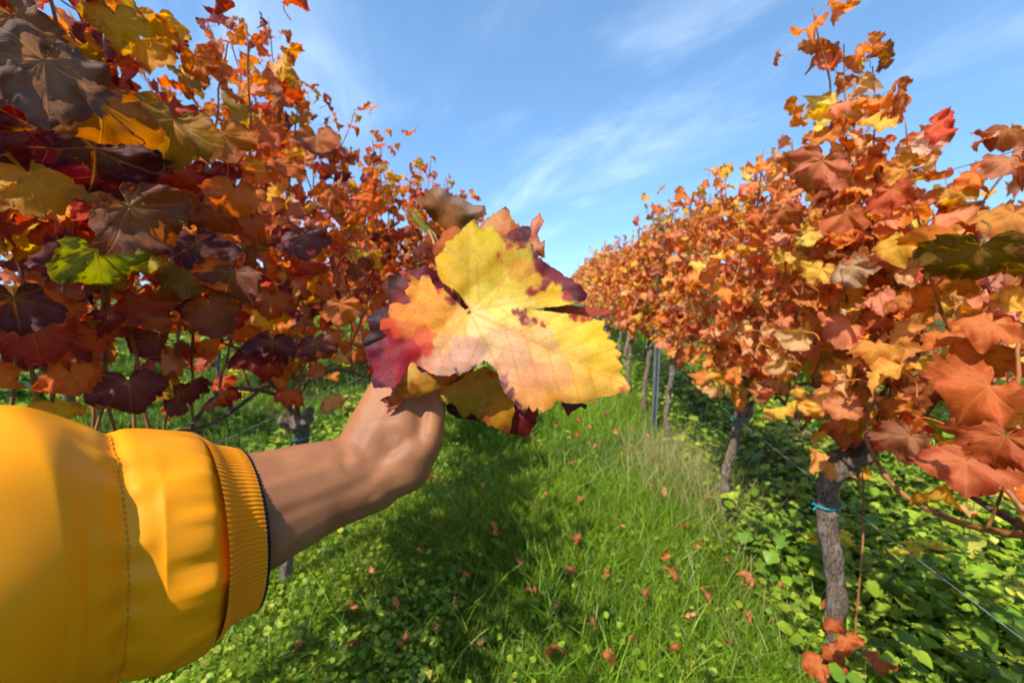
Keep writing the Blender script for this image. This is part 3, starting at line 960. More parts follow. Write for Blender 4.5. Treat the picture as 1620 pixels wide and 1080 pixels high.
# ---- the row on the left
LX = -1.27
far_behind = []
lb0 = PG(452, 932)
left_vines = []
v = near_vine('grapevine', 'nearest grapevine on the left with big maroon, olive and yellow leaves', G_L, (-1.27, 0.86, gz(-1.27, 0.86)), (-1.26, 0.88, 0.72), -1.16, 1, LEFT_PAL, DARK_P, NEAR, 21, (1.95, 2.2), 10, 0.36, 0.34, low=0.36, dens=1.1)
left_vines.append(v)
vine_l0 = v
for yb_ in (-0.28, -1.42, -2.55):
    far_behind.append((-1.3, yb_))
tl = [np.array(q) for q in (PY(450, 945, lb0.y), PY(455, 850, lb0.y), PY(466, 750, lb0.y), PY(478, 690, lb0.y), PY(468, 665, lb0.y))]
v = near_vine('grapevine', 'gnarled left grapevine with short blue tie, its trunk crossed by the bare forearm', G_L, tuple(lb0), tuple(tl[-1]), -1.20, 1, LEFT_PAL, LEFT_P, NEAR, 22, (1.9, 2.25), 13, 0.56, 0.36, tl, 0.024, 0.030, low=0.14,
              tall=[[PY(455, 330, 2.1), PY(440, 180, 2.05), PY(432, 90, 2.05), PY(425, 28, 2.05)], [PY(400, 330, 2.0), PY(388, 180, 1.95), PY(370, 80, 1.95), PY(352, 20, 1.95)], [PY(500, 340, 2.3), PY(490, 220, 2.3), PY(486, 140, 2.3)]])
left_vines.append(v)
vine_l1 = v
for i, yy in enumerate((3.1, 4.2, 5.35, 6.5, 7.6)):
    b = (LX + rng.normal(0, 0.02), yy, gz(LX, yy))
    v = near_vine('grapevine', ['third', 'fourth', 'fifth', 'sixth', 'seventh'][i] + ' grapevine from the front in the left row, rust-orange foliage', G_L, b, (b[0] + 0.02, yy, 0.74), LX + 0.02, 1, LEFT_PAL, LEFT_P, NEAR if i == 0 else MID, 23 + i, (2.05, 2.42), 13, 0.6, 0.34, low=0.04)
    left_vines.append(v)

# ---- single leaves close to the lens: u, v, width in pixels, colour, normal bias (x, z), which vine
def close_leaf(vine, u, w, wpx, rgb, nx=0.0, nz=0.0, tipdir=(0, 0, -1), half=None):
    half = half or rng.uniform(0.060, 0.074)
    d = F0 * 1.84 * half / (wpx * (0.80 if wpx > 75 else 1.0))
    loc = P(u, w, d)
    view = np.array(EYE - loc); view /= np.linalg.norm(view)
    nrm = view + np.array([nx, 0, nz]) + rng.normal(0, 0.22, 3)
    tip = np.array(tipdir, float) + rng.normal(0, 0.3, 3)
    o = add_leaf(vine, loc, nrm, tip, half, np.clip(np.array(lin(*rgb)) * (1.3 if u < 800 else 1.0), 0, 0.9), NEAR)
    return o
CLOSE_L = [(70, 95, 250, (112, 86, 72)), (20, 25, 200, (120, 84, 66)), (160, 165, 210, (150, 88, 34)), (275, 190, 180, (140, 96, 30)), (215, 215, 150, (110, 28, 24)), (150, 235, 190, (70, 24, 30)),
           (60, 205, 170, (92, 24, 26)), (45, 275, 170, (190, 130, 30)), (35, 365, 110, (206, 170, 28)), (205, 325, 210, (120, 74, 50)), (150, 395, 160, (120, 124, 34)), (310, 385, 140, (78, 34, 40)), (370, 430, 140, (104, 58, 44)),
           (240, 320, 120, (128, 120, 34)), (330, 480, 130, (128, 66, 40)), (22, 470, 150, (92, 44, 40)), (8, 535, 90, (210, 130, 30)), (205, 395, 110, (160, 136, 30)), (90, 420, 100, (206, 170, 30)), (110, 60, 110, (216, 130, 30)),
           (180, 25, 110, (190, 150, 34)), (225, 65, 110, (200, 150, 40)), (430, 540, 90, (92, 44, 50)), (225, 465, 60, (110, 140, 36)), (480, 372, 95, (112, 66, 66)), (500, 215, 75, (164, 96, 60)), (310, 90, 95, (196, 110, 50)),
           (350, 210, 120, (176, 104, 50)), (370, 300, 110, (190, 100, 40)), (290, 270, 100, (150, 46, 30)), (420, 200, 80, (190, 100, 66)), (455, 260, 85, (182, 92, 44)), (120, 330, 110, (150, 44, 28)), (250, 30, 90, (206, 150, 50)),
           (400, 350, 90, (176, 84, 40)), (520, 300, 80, (196, 104, 44)), (300, 430, 100, (130, 100, 40)), (430, 470, 90, (168, 80, 40)), (10, 150, 150, (100, 70, 66)), (90, 150, 130, (130, 84, 44)), (340, 340, 100, (150, 70, 40))]
for (u, w, s, c) in CLOSE_L:
    close_leaf(vine_l0 if u < 330 else vine_l1, u, w, s, c, 0.05, 0.25)
CLOSE_R = [(1565, 612, 190, (206, 106, 52), -0.3, 0.5), (1530, 728, 140, (208, 116, 76), 0, 0.3), (1592, 690, 150, (178, 86, 46), 0, 0), (1440, 690, 120, (150, 96, 66), 0, 0), (1570, 508, 115, (212, 124, 66), 0, 0.6), (1495, 528, 95, (214, 124, 58), 0, 0.8),
           (1550, 390, 190, (128, 92, 34), 0, -0.8), (1385, 545, 90, (214, 150, 62), 0, 0.4), (1300, 255, 125, (206, 118, 82), 0, 0.2), (1600, 250, 110, (196, 132, 96), 0, 0.5), (1595, 205, 85, (152, 84, 42), 0, 0.9), (1430, 378, 100, (216, 164, 58), 0, 0.4),
           (1470, 602, 100, (150, 84, 44), 0, 0), (1340, 335, 70, (206, 112, 66), 0, 0), (1604, 335, 120, (206, 140, 62), 0, 0.4), (1510, 440, 80, (206, 120, 60), 0, 0.2), (1415, 470, 80, (196, 120, 60), 0, 0.2), (1610, 430, 100, (150, 84, 40), 0, 0),
           (1240, 330, 60, (200, 110, 60), 0, 0.2), (1410, 300, 100, (200, 96, 56), 0, 0.3), (1465, 215, 60, (196, 100, 50), 0, 0.3), (1345, 420, 70, (190, 160, 120), 0, 0.3), (1560, 560, 90, (214, 128, 56), 0, 0.8), (1500, 300, 80, (206, 150, 60), 0, 0.4)]
for (u, w, s, c, a, b) in CLOSE_R:
    close_leaf(right_vines[0] if u > 1460 else vine_r1, u, w, s, c, a, b)

# the bare arching cane at the right edge and the lower canes
def px_cane(name, vine, pix, x, r0, r1, mat, seed, amp=0.004):
    me, path = cane_mesh(name, [np.array(PX(u, w, xx if isinstance(xx, float) else x)) for (u, w, *xx_) in pix for xx in [xx_[0] if xx_ else x]], r0, r1, mat, 8, 6, amp, seed)
    put(name, me, vine)
    return path
v0 = right_vines[0]
px_cane('arching_cane', v0, [(1378, 628), (1370, 690), (1396, 745), (1432, 785), (1500, 820), (1560, 838), (1625, 850), (1720, 858)], 0.92, 0.0050, 0.0078, M_cane, 5)
px_cane('side_shoot', v0, [(1450, 786), (1490, 780), (1535, 764)], 0.90, 0.0026, 0.0018, M_cane, 6, 0.002)
px_cane('side_shoot', v0, [(1620, 810), (1590, 770), (1560, 720), (1530, 690)], 0.86, 0.0052, 0.0030, M_cane, 7)
px_cane('side_shoot', v0, [(1560, 838), (1585, 790), (1600, 740), (1640, 690)], 0.88, 0.0030, 0.0020, M_cane, 8)
px_cane('old_cane', v0, [(1640, 845), (1560, 800), (1500, 760), (1440, 726)], 1.02, 0.0085, 0.0060, M_cane_dark, 9)
px_cane('root_shoot', vine_r1, [(1352, 1075), (1352, 1000), (1362, 900), (1366, 800), (1364, 740)], 1.00, 0.0034, 0.0022, M_cane, 10, 0.004)
for (u, w, s, c) in [(1318, 955, 34, (208, 116, 60)), (1298, 1050, 50, (206, 112, 60)), (1340, 1010, 44, (204, 112, 60)), (1322, 985, 42, (186, 92, 50)), (1384, 1000, 30, (206, 122, 80)), (1394, 1042, 42, (192, 106, 64)), (1358, 742, 38, (226, 170, 62)), (1330, 1050, 40, (180, 88, 50)), (1312, 1025, 40, (196, 100, 54))]:
    close_leaf(vine_r1, u, w, s, c, 0, 0.2, half=0.045)
# low canes of the left vine above the sleeve
px_cane('low_cane', vine_l1, [(478, 640), (430, 610), (400, 625), (360, 655), (320, 675), (278, 682)], -1.20, 0.0078, 0.0055, M_cane_dark, 12)
px_cane('low_cane', vine_l1, [(462, 662), (440, 620), (415, 590), (395, 560), (345, 540)], -1.18, 0.0075, 0.0040, M_cane_dark, 13)
px_cane('low_cane', vine_l1, [(440, 600), (500, 590), (540, 565), (575, 548)], -1.22, 0.0062, 0.0050, M_cane_dark, 14)
for (u, w, s, c) in [(525, 632, 46, (216, 150, 100)), (272, 645, 34, (190, 70, 40)), (310, 575, 44, (170, 80, 60)), (300, 550, 48, (200, 90, 40)), (360, 622, 44, (130, 30, 36)), (352, 600, 40, (190, 70, 34)), (460, 620, 50, (190, 76, 34)), (425, 580, 52, (150, 40, 30)), (395, 560, 60, (112, 34, 36)), (500, 540, 70, (112, 60, 60)), (540, 480, 70, (196, 110, 60))]:
    close_leaf(vine_l1, u, w, s, c, 0, 0.1, half=0.055)

# ---- vines further off: one trunk, one mass of leaves too small to pick apart
def far_foliage(name, n, pal, p, seed, zlo=0.74, zhi=2.1, span=0.62, thick=0.34):
    pl = Pile(); lcs = []; rims = []
    n_ = n
    z = zlo + (zhi - zlo) * rng.beta(1.25, 1.15, n_)
    pos = np.stack([rng.normal(0, thick * 0.55, n_), rng.uniform(-span, span, n_), z + 0.10 * np.sin(rng.uniform(-span, span, 1) * 7)], -1)
    hump = 0.10 * np.sin(pos[:, 1] * 6 + seed) + 0.06 * np.sin(pos[:, 1] * 15 + seed * 2)
    pos[:, 2] += np.where(z > 1.7, hump, 0) - np.where(z < 0.9, rng.uniform(0, 0.1, n_), 0)
    col = np.array([pick(pal, p) for _ in range(n_)])
    for q in range(4):
        s = np.arange(n_) % 4 == q
        V, F, C = leaf_cloud(pos[s], rng.uniform(0, 6.28, s.sum()), rng.uniform(-1.9, -0.3, s.sum()), rng.normal(0, 0.5, s.sum()), rng.uniform(0.05, 0.085, s.sum()), FAR[q], col[s])
        pl.add(V, [F]); pl.c.append(C)
        lcs.append(np.tile(FAR[q][0] * [1, 1, 0], (s.sum(), 1))); rims.append(np.tile(np.hypot(FAR[q][0][:, 0], FAR[q][0][:, 1]), s.sum()))
    me = pl.mesh(name, [M_leaf_far])
    set_attr(me, 'leafco', 'FLOAT_VECTOR', np.vstack(lcs)); set_attr(me, 'rim', 'FLOAT', np.concatenate(rims))
    return me
FOL_R = [far_foliage('foliage_mass', 560, RIGHT_PAL, RIGHT_P, 40 + i) for i in range(3)]
FOL_L = [far_foliage('foliage_mass', 430, LEFT_PAL, LEFT_P, 50 + i, 0.74, 2.3) for i in range(3)]
TRUNKS = [trunk_mesh('trunk', [(0, 0, -0.06), (0.02, 0.01, 0.25), (-0.02, 0.0, 0.55), (0.02, 0.02, 0.78)], 0.026, 0.024, 60 + i, True, 9, 5) for i in range(3)]
def far_vine(x, y, fols, i, label, group):
    o = empty('grapevine', (x, y, gz(x, y)))
    tag(o, label, 'grapevine', group)
    for nm, me in (('trunk', TRUNKS[i % 3]), ('foliage', fols[(i * 2 + 1) % 3])):
        c = bpy.data.objects.new(nm, me)
        link(c, o)
        c.rotation_euler.z = math.pi * (i % 2)
        if nm == 'foliage':
            c['kind'] = 'stuff'
            c.scale = (1, 1, 0.96 + 0.03 * (i * 7 % 4))
    return o
for i in range(26):
    far_vine(RX + rng.normal(0, 0.03), 9.1 + i * 1.12, FOL_R, i, 'small far grapevine of the right row, merging into orange foliage in the distance', 'far vines of the right row')
for i in range(26):
    far_vine(LX + rng.normal(0, 0.03), 8.7 + i * 1.12, FOL_L, i, 'small far grapevine of the left row, mostly behind the held leaves', 'far vines of the left row')
for i, (xb, yb_) in enumerate(far_behind):
    far_vine(xb, yb_, FOL_L, i, 'vine of the left row standing behind the photographer, out of the picture', 'vines behind the photographer')
# next row up the bank on the left
for i, yy in enumerate((1.55, 4.1, 5.0, 6.1, 7.3, 8.6, 10.0)):
    far_vine(-3.55 + rng.normal(0, 0.03), yy, FOL_L, i, ['grapevine of the next row up the bank, ' + w for w in ('cropped by the left edge', 'third trunk along', 'fourth trunk along', 'fifth trunk along', 'sixth trunk along', 'seventh trunk along', 'last one seen')][i], 'vines of the row up the bank')
for i, yy in enumerate((3.2, 4.4, 5.6, 6.9)):
    far_vine(-5.9, yy, FOL_L, i + 1, 'grapevine of the farther row behind, glimpsed under the left canopy', 'vines of the farther left row')
for i, yy in enumerate((1.4, 2.5, 3.7, 4.9, 6.1, 7.3, 8.6)):
    far_vine(3.35, yy, FOL_R, i, 'grapevine of the next row, glimpsed between the right row trunks', 'vines of the next row on the right')
# the dark curved trunk above the sleeve at the left edge
tb = PY(112, 660, 3.08); tb.z = gz(tb.x, tb.y)
o = empty('grapevine', tb)
tag(o, 'grapevine with dark curved trunk just above the yellow sleeve at left edge', 'grapevine', 'vines of the row up the bank')
put('trunk', trunk_mesh('trunk', [np.array(tb) - [0, 0, .05], np.array(PY(108, 640, 3.08)), np.array(PY(116, 590, 3.08)), np.array(PY(98, 545, 3.08)), np.array(PY(72, 520, 3.08)), np.array(PY(66, 480, 3.08))], 0.042, 0.032, 91, True, 12, 6), o)
me, _ = cane_mesh('old_cane', [np.array(PY(70, 505, 3.08)), np.array(PY(100, 495, 3.08)), np.array(PY(130, 515, 3.15)), np.array(PY(160, 525, 3.25))], 0.009, 0.006, M_cane_dark, 7, 5, 0.01, 92)
put('old_cane', me, o)
c = bpy.data.objects.new('foliage', FOL_L[0]); link(c, o); c['kind'] = 'stuff'

# ------------------------------------------------------------------ trellis posts, wires and ties
def post(base, top, label):
    """galvanised C-section post with wire hooks cut along its edges"""
    o = empty('trellis_post', base)
    tag(o, label, 'post', 'steel trellis posts')
    h = top - base[2] + 0.08
    b = np.array(base) - np.array([0, 0, 0.08])
    def plate(nm, cx, cy, sx, sy):
        V = np.array([[cx + a * sx / 2, cy + c_ * sy / 2, z] for z in (0, h) for a, c_ in ((-1, -1), (1, -1), (1, 1), (-1, 1))]) + b
        F = [np.array([[0, 3, 2, 1], [4, 5, 6, 7], [0, 1, 5, 4], [1, 2, 6, 5], [2, 3, 7, 6], [3, 0, 4, 7]])]
        return put(nm, np_mesh(nm, V, F, [M_steel], False), o)
    plate('web', 0, 0.0185, 0.044, 0.003)
    fl = {-1: plate('flange', -0.0235, 0, 0.003, 0.040), 1: plate('flange', 0.0235, 0, 0.003, 0.040)}
    plate('lip', -0.0165, -0.0215, 0.011, 0.003)
    plate('lip', 0.0165, -0.0215, 0.011, 0.003)
    hk = None
    for j in range(int((h - 0.5) / 0.12)):
        for s in (-1, 1):
            if hk is None:
                V, F = tube([(0, 0, 0), (0.008, 0, 0.001), (0.010, 0, 0.010), (0.004, 0, 0.016)], 0.0022, 5)
                hk = np_mesh('hook', V, F, [M_steel])
            q = bpy.data.objects.new('hook', hk)
            link(q, fl[s])
            q.location = Vector((s * 0.0245, -0.008, 0.42 + j * 0.12)) + o.location
            q.rotation_euler.z = 0 if s > 0 else math.pi
    return o
pb = PG(1034, 682)
post(tuple(pb), 2.05, 'galvanised steel trellis post standing among the trunks of the right row')
pl_ = PY(62, 592, 4.0); pl_.z = gz(pl_.x, pl_.y)
post(tuple(pl_), 2.5, 'grey steel post in the row up the bank beside the dark curved trunk')
pr_ = Vector((-1.25, 9.3, gz(-1.25, 9.3)))

def wire(pts, r, label, group):
    o = put('trellis_wire', np_mesh('trellis_wire', *tube(np.array([np.array(q) for q in pts]), r, 6), [M_wire]))
    tag(o, label, 'wire', group)
a1, a2 = PX(1620, 992, 0.985), PX(1212, 690, 0.985)
zl = a1.z
def row_wire(x, z, lab, grp, y0=-0.2, y1=30, r=0.0014, sag=0.012):
    pts = []
    for yy in np.linspace(y0, y1, 60):
        pts.append((x, yy, z - sag * math.sin(math.pi * ((yy - pb.y) / 5.0 % 1.0)) ))
    wire(pts, r, lab, grp)
row_wire(0.985, a2.z * 0.5 + a1.z * 0.5, 'thin steel wire slanting across the weeds low on the right', 'wires of the right row', r=0.0012, sag=0.03)
for z, w in ((0.90, 'at cordon height'), (1.30, 'halfway up'), (1.72, 'near the top')):
    row_wire(RX + 0.02, z, 'trellis wire ' + w + ' within the foliage of the right row', 'wires of the right row')
for z, w in ((0.84, 'at cordon height'), (1.30, 'halfway up'), (1.72, 'near the top')):
    row_wire(LX + 0.03, z, 'trellis wire ' + w + ' within the foliage of the left row', 'wires of the left row')
for z, w in ((0.95, 'lower'), (1.15, 'upper')):
    pts = [(-3.53, yy, gz(-3.55, yy) + z - 0.35) for yy in np.linspace(0, 14, 30)]
    wire(pts, 0.0022, w + ' dark wire of the row up the bank above the sleeve', 'wires of the row up the bank')

def tie(c, vine, label, tail=True, tilt=0.12):
    tr = [ch for ch in vine.children if ch.name.startswith('trunk')][0]
    vv = np.array([v_.co for v_ in tr.data.vertices])
    k_ = np.abs(vv[:, 2] - c[2]) < 0.022
    k_ &= np.hypot(vv[:, 0] - c[0], vv[:, 1] - c[1]) < 0.07
    ctr = vv[k_].mean(0)
    r = np.percentile(np.hypot(vv[k_, 0] - ctr[0], vv[k_, 1] - ctr[1]), 90) + 0.002
    c = Vector((ctr[0], ctr[1], c[2]))
    o = empty('vine_tie', c)
    tag(o, label, 'tie', 'turquoise ties on the trunks')
    c = np.array(c)
    a = np.linspace(0, 2 * np.pi, 25)[:-1]
    path = np.stack([c[0] + r * np.cos(a), c[1] + r * np.sin(a), c[2] + tilt * r * np.cos(a)], -1)
    T = Pile()
    n = len(a)
    for k in range(n):
        p0, p1 = path[k], path[(k + 1) % n]
        nr = np.array([math.cos(a[k]), math.sin(a[k]), 0]); n2 = np.array([math.cos(a[(k + 1) % n]), math.sin(a[(k + 1) % n]), 0])
        up = np.array([0, 0, 0.0038])
        V = np.array([p0 - up, p0 + up, p1 + up, p1 - up, p0 - up + nr * 0.0022, p0 + up + nr * 0.0022, p1 + up + n2 * 0.0022, p1 - up + n2 * 0.0022])
        T.add(V, [np.array([[4, 7, 6, 5], [1, 5, 6, 2], [0, 3, 7, 4]])])
    put('band', T.mesh('band', [M_tie]), o)
    if tail:
        e = c + np.array([-r, -0.004, -tilt * r])
        kp = catmull([e, e + np.array([-0.010, -0.008, 0.004]), e + np.array([-0.022, -0.012, 0.012])], 4)
        put('tail', np_mesh('tail', *tube(kp, np.linspace(0.0036, 0.002, len(kp)), 6), [M_tie]), o)
        kp = catmull([e, e + np.array([-0.008, -0.010, -0.006]), e + np.array([-0.016, -0.012, -0.012])], 4)
        put('tail', np_mesh('tail', *tube(kp, np.linspace(0.0036, 0.002, len(kp)), 6), [M_tie]), o)
tie(PY(1312, 797, rb[0].y), right_vines[1], 'turquoise tie round the thick front trunk on the right')
tie(PY(1173, 658, rb[1].y), right_vines[2], 'turquoise tie near the top of the slender leaning trunk', True)
tie(PY(1066, 592, rb[2].y), right_vines[3], 'turquoise tie on the trunk beside the steel post', False)
tie(PY(472, 692, lb0.y), left_vines[1], 'blue tie on the left trunk just above the forearm', False)

# ------------------------------------------------------------------ the bunch of leaves held up to the lens
# outlines were measured on an enlargement: c -> u = 540 + c / 2.16, v = 270 + c / 2.16
def cu(x): return 540 + x / 2.16
def cv(y): return 270 + y / 2.16

def seg_dist(px, py, a, b):
    ax, ay = a; bx, by = b
    dx_, dy_ = bx - ax, by - ay
    t = np.clip(((px - ax) * dx_ + (py - ay) * dy_) / (dx_ * dx_ + dy_ * dy_), 0, 1)
    return np.hypot(px - ax - t * dx_, py - ay - t * dy_), t

def smooth_noise(x, y, f, seed, oct_=4):
    return np.array([mnoise.fractal(Vector((a * f + seed, b * f, seed * 1.7)), 1.0, 2.0, oct_) for a, b in zip(x, y)])

def held_leaf(label, outline, joint, depth, cols, veins, seed, rings=22, step=7.0, petiole=None, tilt=(0, 0), edge_curl=0.0, wav=0.0025, power=3.2, name='held_leaf'):
    r_ = np.random.default_rng(seed)
    pts = []
    n = len(outline)
    for i in range(n):
        a = np.array(outline[i], float); b = np.array(outline[(i + 1) % n], float)
        k = max(1, int(np.linalg.norm(b - a) / step))
        for j in range(k):
            q = a + (b - a) * j / k
            if j: q = q + r_.normal(0, 1.1, 2)
            pts.append(q)
    ol = np.array(pts); m = len(ol)
    J = np.array(joint, float)
    # fill the outline with an even triangle mesh
    sp_ = max(4.5, step * 1.35)
    lo, hi = ol.min(0), ol.max(0)
    gx_, gy_ = np.meshgrid(np.arange(lo[0], hi[0], sp_), np.arange(lo[1], hi[1], sp_ * 0.87))
    gx_ = gx_ + (np.arange(gx_.shape[0]) % 2)[:, None] * sp_ / 2
    q = np.stack([gx_.ravel(), gy_.ravel()], -1) + r_.normal(0, sp_ * 0.08, (gx_.size, 2))
    def edge_dist(q):
        d = np.full(len(q), 1e9)
        for i in range(m):
            d = np.minimum(d, seg_dist(q[:, 0], q[:, 1], ol[i], ol[(i + 1) % m] + 1e-6)[0])
        return d
    ins = np.zeros(len(q), bool)
    for i in range(m):
        x1, y1 = ol[i]; x2, y2 = ol[(i + 1) % m]
        c_ = ((y1 > q[:, 1]) != (y2 > q[:, 1])) & (q[:, 0] < (x2 - x1) * (q[:, 1] - y1) / (y2 - y1 + 1e-12) + x1)
        ins ^= c_
    q = q[ins]
    q = q[edge_dist(q) > sp_ * 0.45]
    allp = np.vstack([ol, q])
    vo_, _, fo_, *_ = delaunay_2d_cdt([Vector(p_) for p_ in allp], [], [list(range(m))], 1, 1e-4)
    cc_ = np.array([(p_[0], p_[1]) for p_ in vo_])
    cx, cy = cc_[:, 0], cc_[:, 1]
    rim = 1 - np.clip(edge_dist(cc_) / 140.0, 0, 1)
    tri_ = np.array([list(f_) for f_ in fo_])
    p0, p1, p2 = cc_[tri_[:, 0]], cc_[tri_[:, 1]], cc_[tri_[:, 2]]
    ar_ = (p1[:, 0] - p0[:, 0]) * (p2[:, 1] - p0[:, 1]) - (p1[:, 1] - p0[:, 1]) * (p2[:, 0] - p0[:, 0])
    tri_[ar_ > 0] = tri_[ar_ > 0][:, ::-1]          # image y runs down: this side faces the lens
    # veins: main ones from the joint, side veins branching off them
    vm = np.full(len(cx), 1e9); groove = np.zeros(len(cx))
    for (tx, ty, br) in veins:
        d, t = seg_dist(cx, cy, joint, (tx, ty))
        wv = 6.0 - 3.0 * t
        vm = np.minimum(vm, d / wv); groove = np.maximum(groove, np.exp(-(d / 22) ** 2))
        L_ = math.hypot(tx - J[0], ty - J[1]); ux, uy = (tx - J[0]) / L_, (ty - J[1]) / L_
        for q in range(br):
            tq = 0.16 + 0.78 * q / br
            ox, oy = J[0] + ux * L_ * tq, J[1] + uy * L_ * tq
            sg = 1 if q % 2 else -1
            ln = L_ * (0.48 - 0.30 * tq)
            ca, sa = math.cos(0.85 * sg), math.sin(0.85 * sg)
            e = (ox + (ux * ca - uy * sa) * ln, oy + (ux * sa + uy * ca) * ln)
            d, t = seg_dist(cx, cy, (ox, oy), e)
            vm = np.minimum(vm, d / (3.4 - 1.2 * t)); groove = np.maximum(groove, 0.22 * np.exp(-(d / 13) ** 2))
    vein = np.clip(1.4 - vm, 0, 1)
    n1_ = smooth_noise(cx, cy, 1 / 120, seed, 2); n2_ = smooth_noise(cx, cy, 1 / 34, seed + 5)
    dd = depth + tilt[0] * (cx - J[0]) + tilt[1] * (cy - J[1])
    dd = dd + wav * 0.8 * n1_ + wav * 0.035 * n2_ + 0.0011 * groove + edge_curl * rim ** 4 * (0.6 + n1_)
    V = np.array([P(cu(a), cv(b), d) for a, b, d in zip(cx, cy, dd)])
    F = [tri_]
    # pigment: nearest of the colour samples, their borders broken up by noise
    wx = cx + 17 * smooth_noise(cx, cy, 1 / 30, seed + 11); wy = cy + 17 * smooth_noise(cx, cy, 1 / 30, seed + 23)
    num = np.zeros((len(cx), 3)); den = np.zeros(len(cx))
    for (sx, sy, rad, rgb) in cols:
        w = rad ** power / (np.hypot(wx - sx, wy - sy) ** power + (rad * 0.25) ** power)
        num += w[:, None] * np.array(lin(*rgb)); den += w
    C = num / den[:, None]
    lum = C.mean(1, keepdims=True)
    C = np.clip(lum + (C - lum) * 1.04, 0.002, 1) * 0.77
    C = C * (1 + 0.06 * n2_)[:, None]
    C = C * (1 - vein[:, None] * np.array([0.10, 0.26, 0.46])) + vein[:, None] * np.array([0.03, 0.012, 0.0])
    dark = np.clip((rim - 0.972) / 0.028, 0, 1) * np.clip(0.35 + 1.2 * n2_, 0, 0.9)
    C = C * (1 - 0.75 * dark[:, None]) + dark[:, None] * 0.25 * np.array([0.10, 0.03, 0.02])
    me = np_mesh(name, V, F, [M_held])
    C = np.clip(C, 0.004, 0.9)
    set_attr(me, 'Col', 'FLOAT_COLOR', np.hstack([C, np.ones((len(C), 1))]))
    set_attr(me, 'vein', 'FLOAT', vein)
    set_attr(me, 'rim', 'FLOAT', rim)
    root = empty(name, P(cu(J[0]), cv(J[1]), depth))
    tag(root, label, 'leaf', 'leaves held in the hand')
    put('blade', me, root)
    if petiole:
        j3 = np.array(P(cu(J[0]), cv(J[1]), depth + 0.0012))
        path = catmull([j3] + [np.array(P(*q)) for q in petiole], 6)
        V2, F2 = tube(path, np.linspace(0.0013, 0.0019, len(path)), 8)
        put('petiole', np_mesh('petiole', V2, F2, [M_cane]), root)
    return root

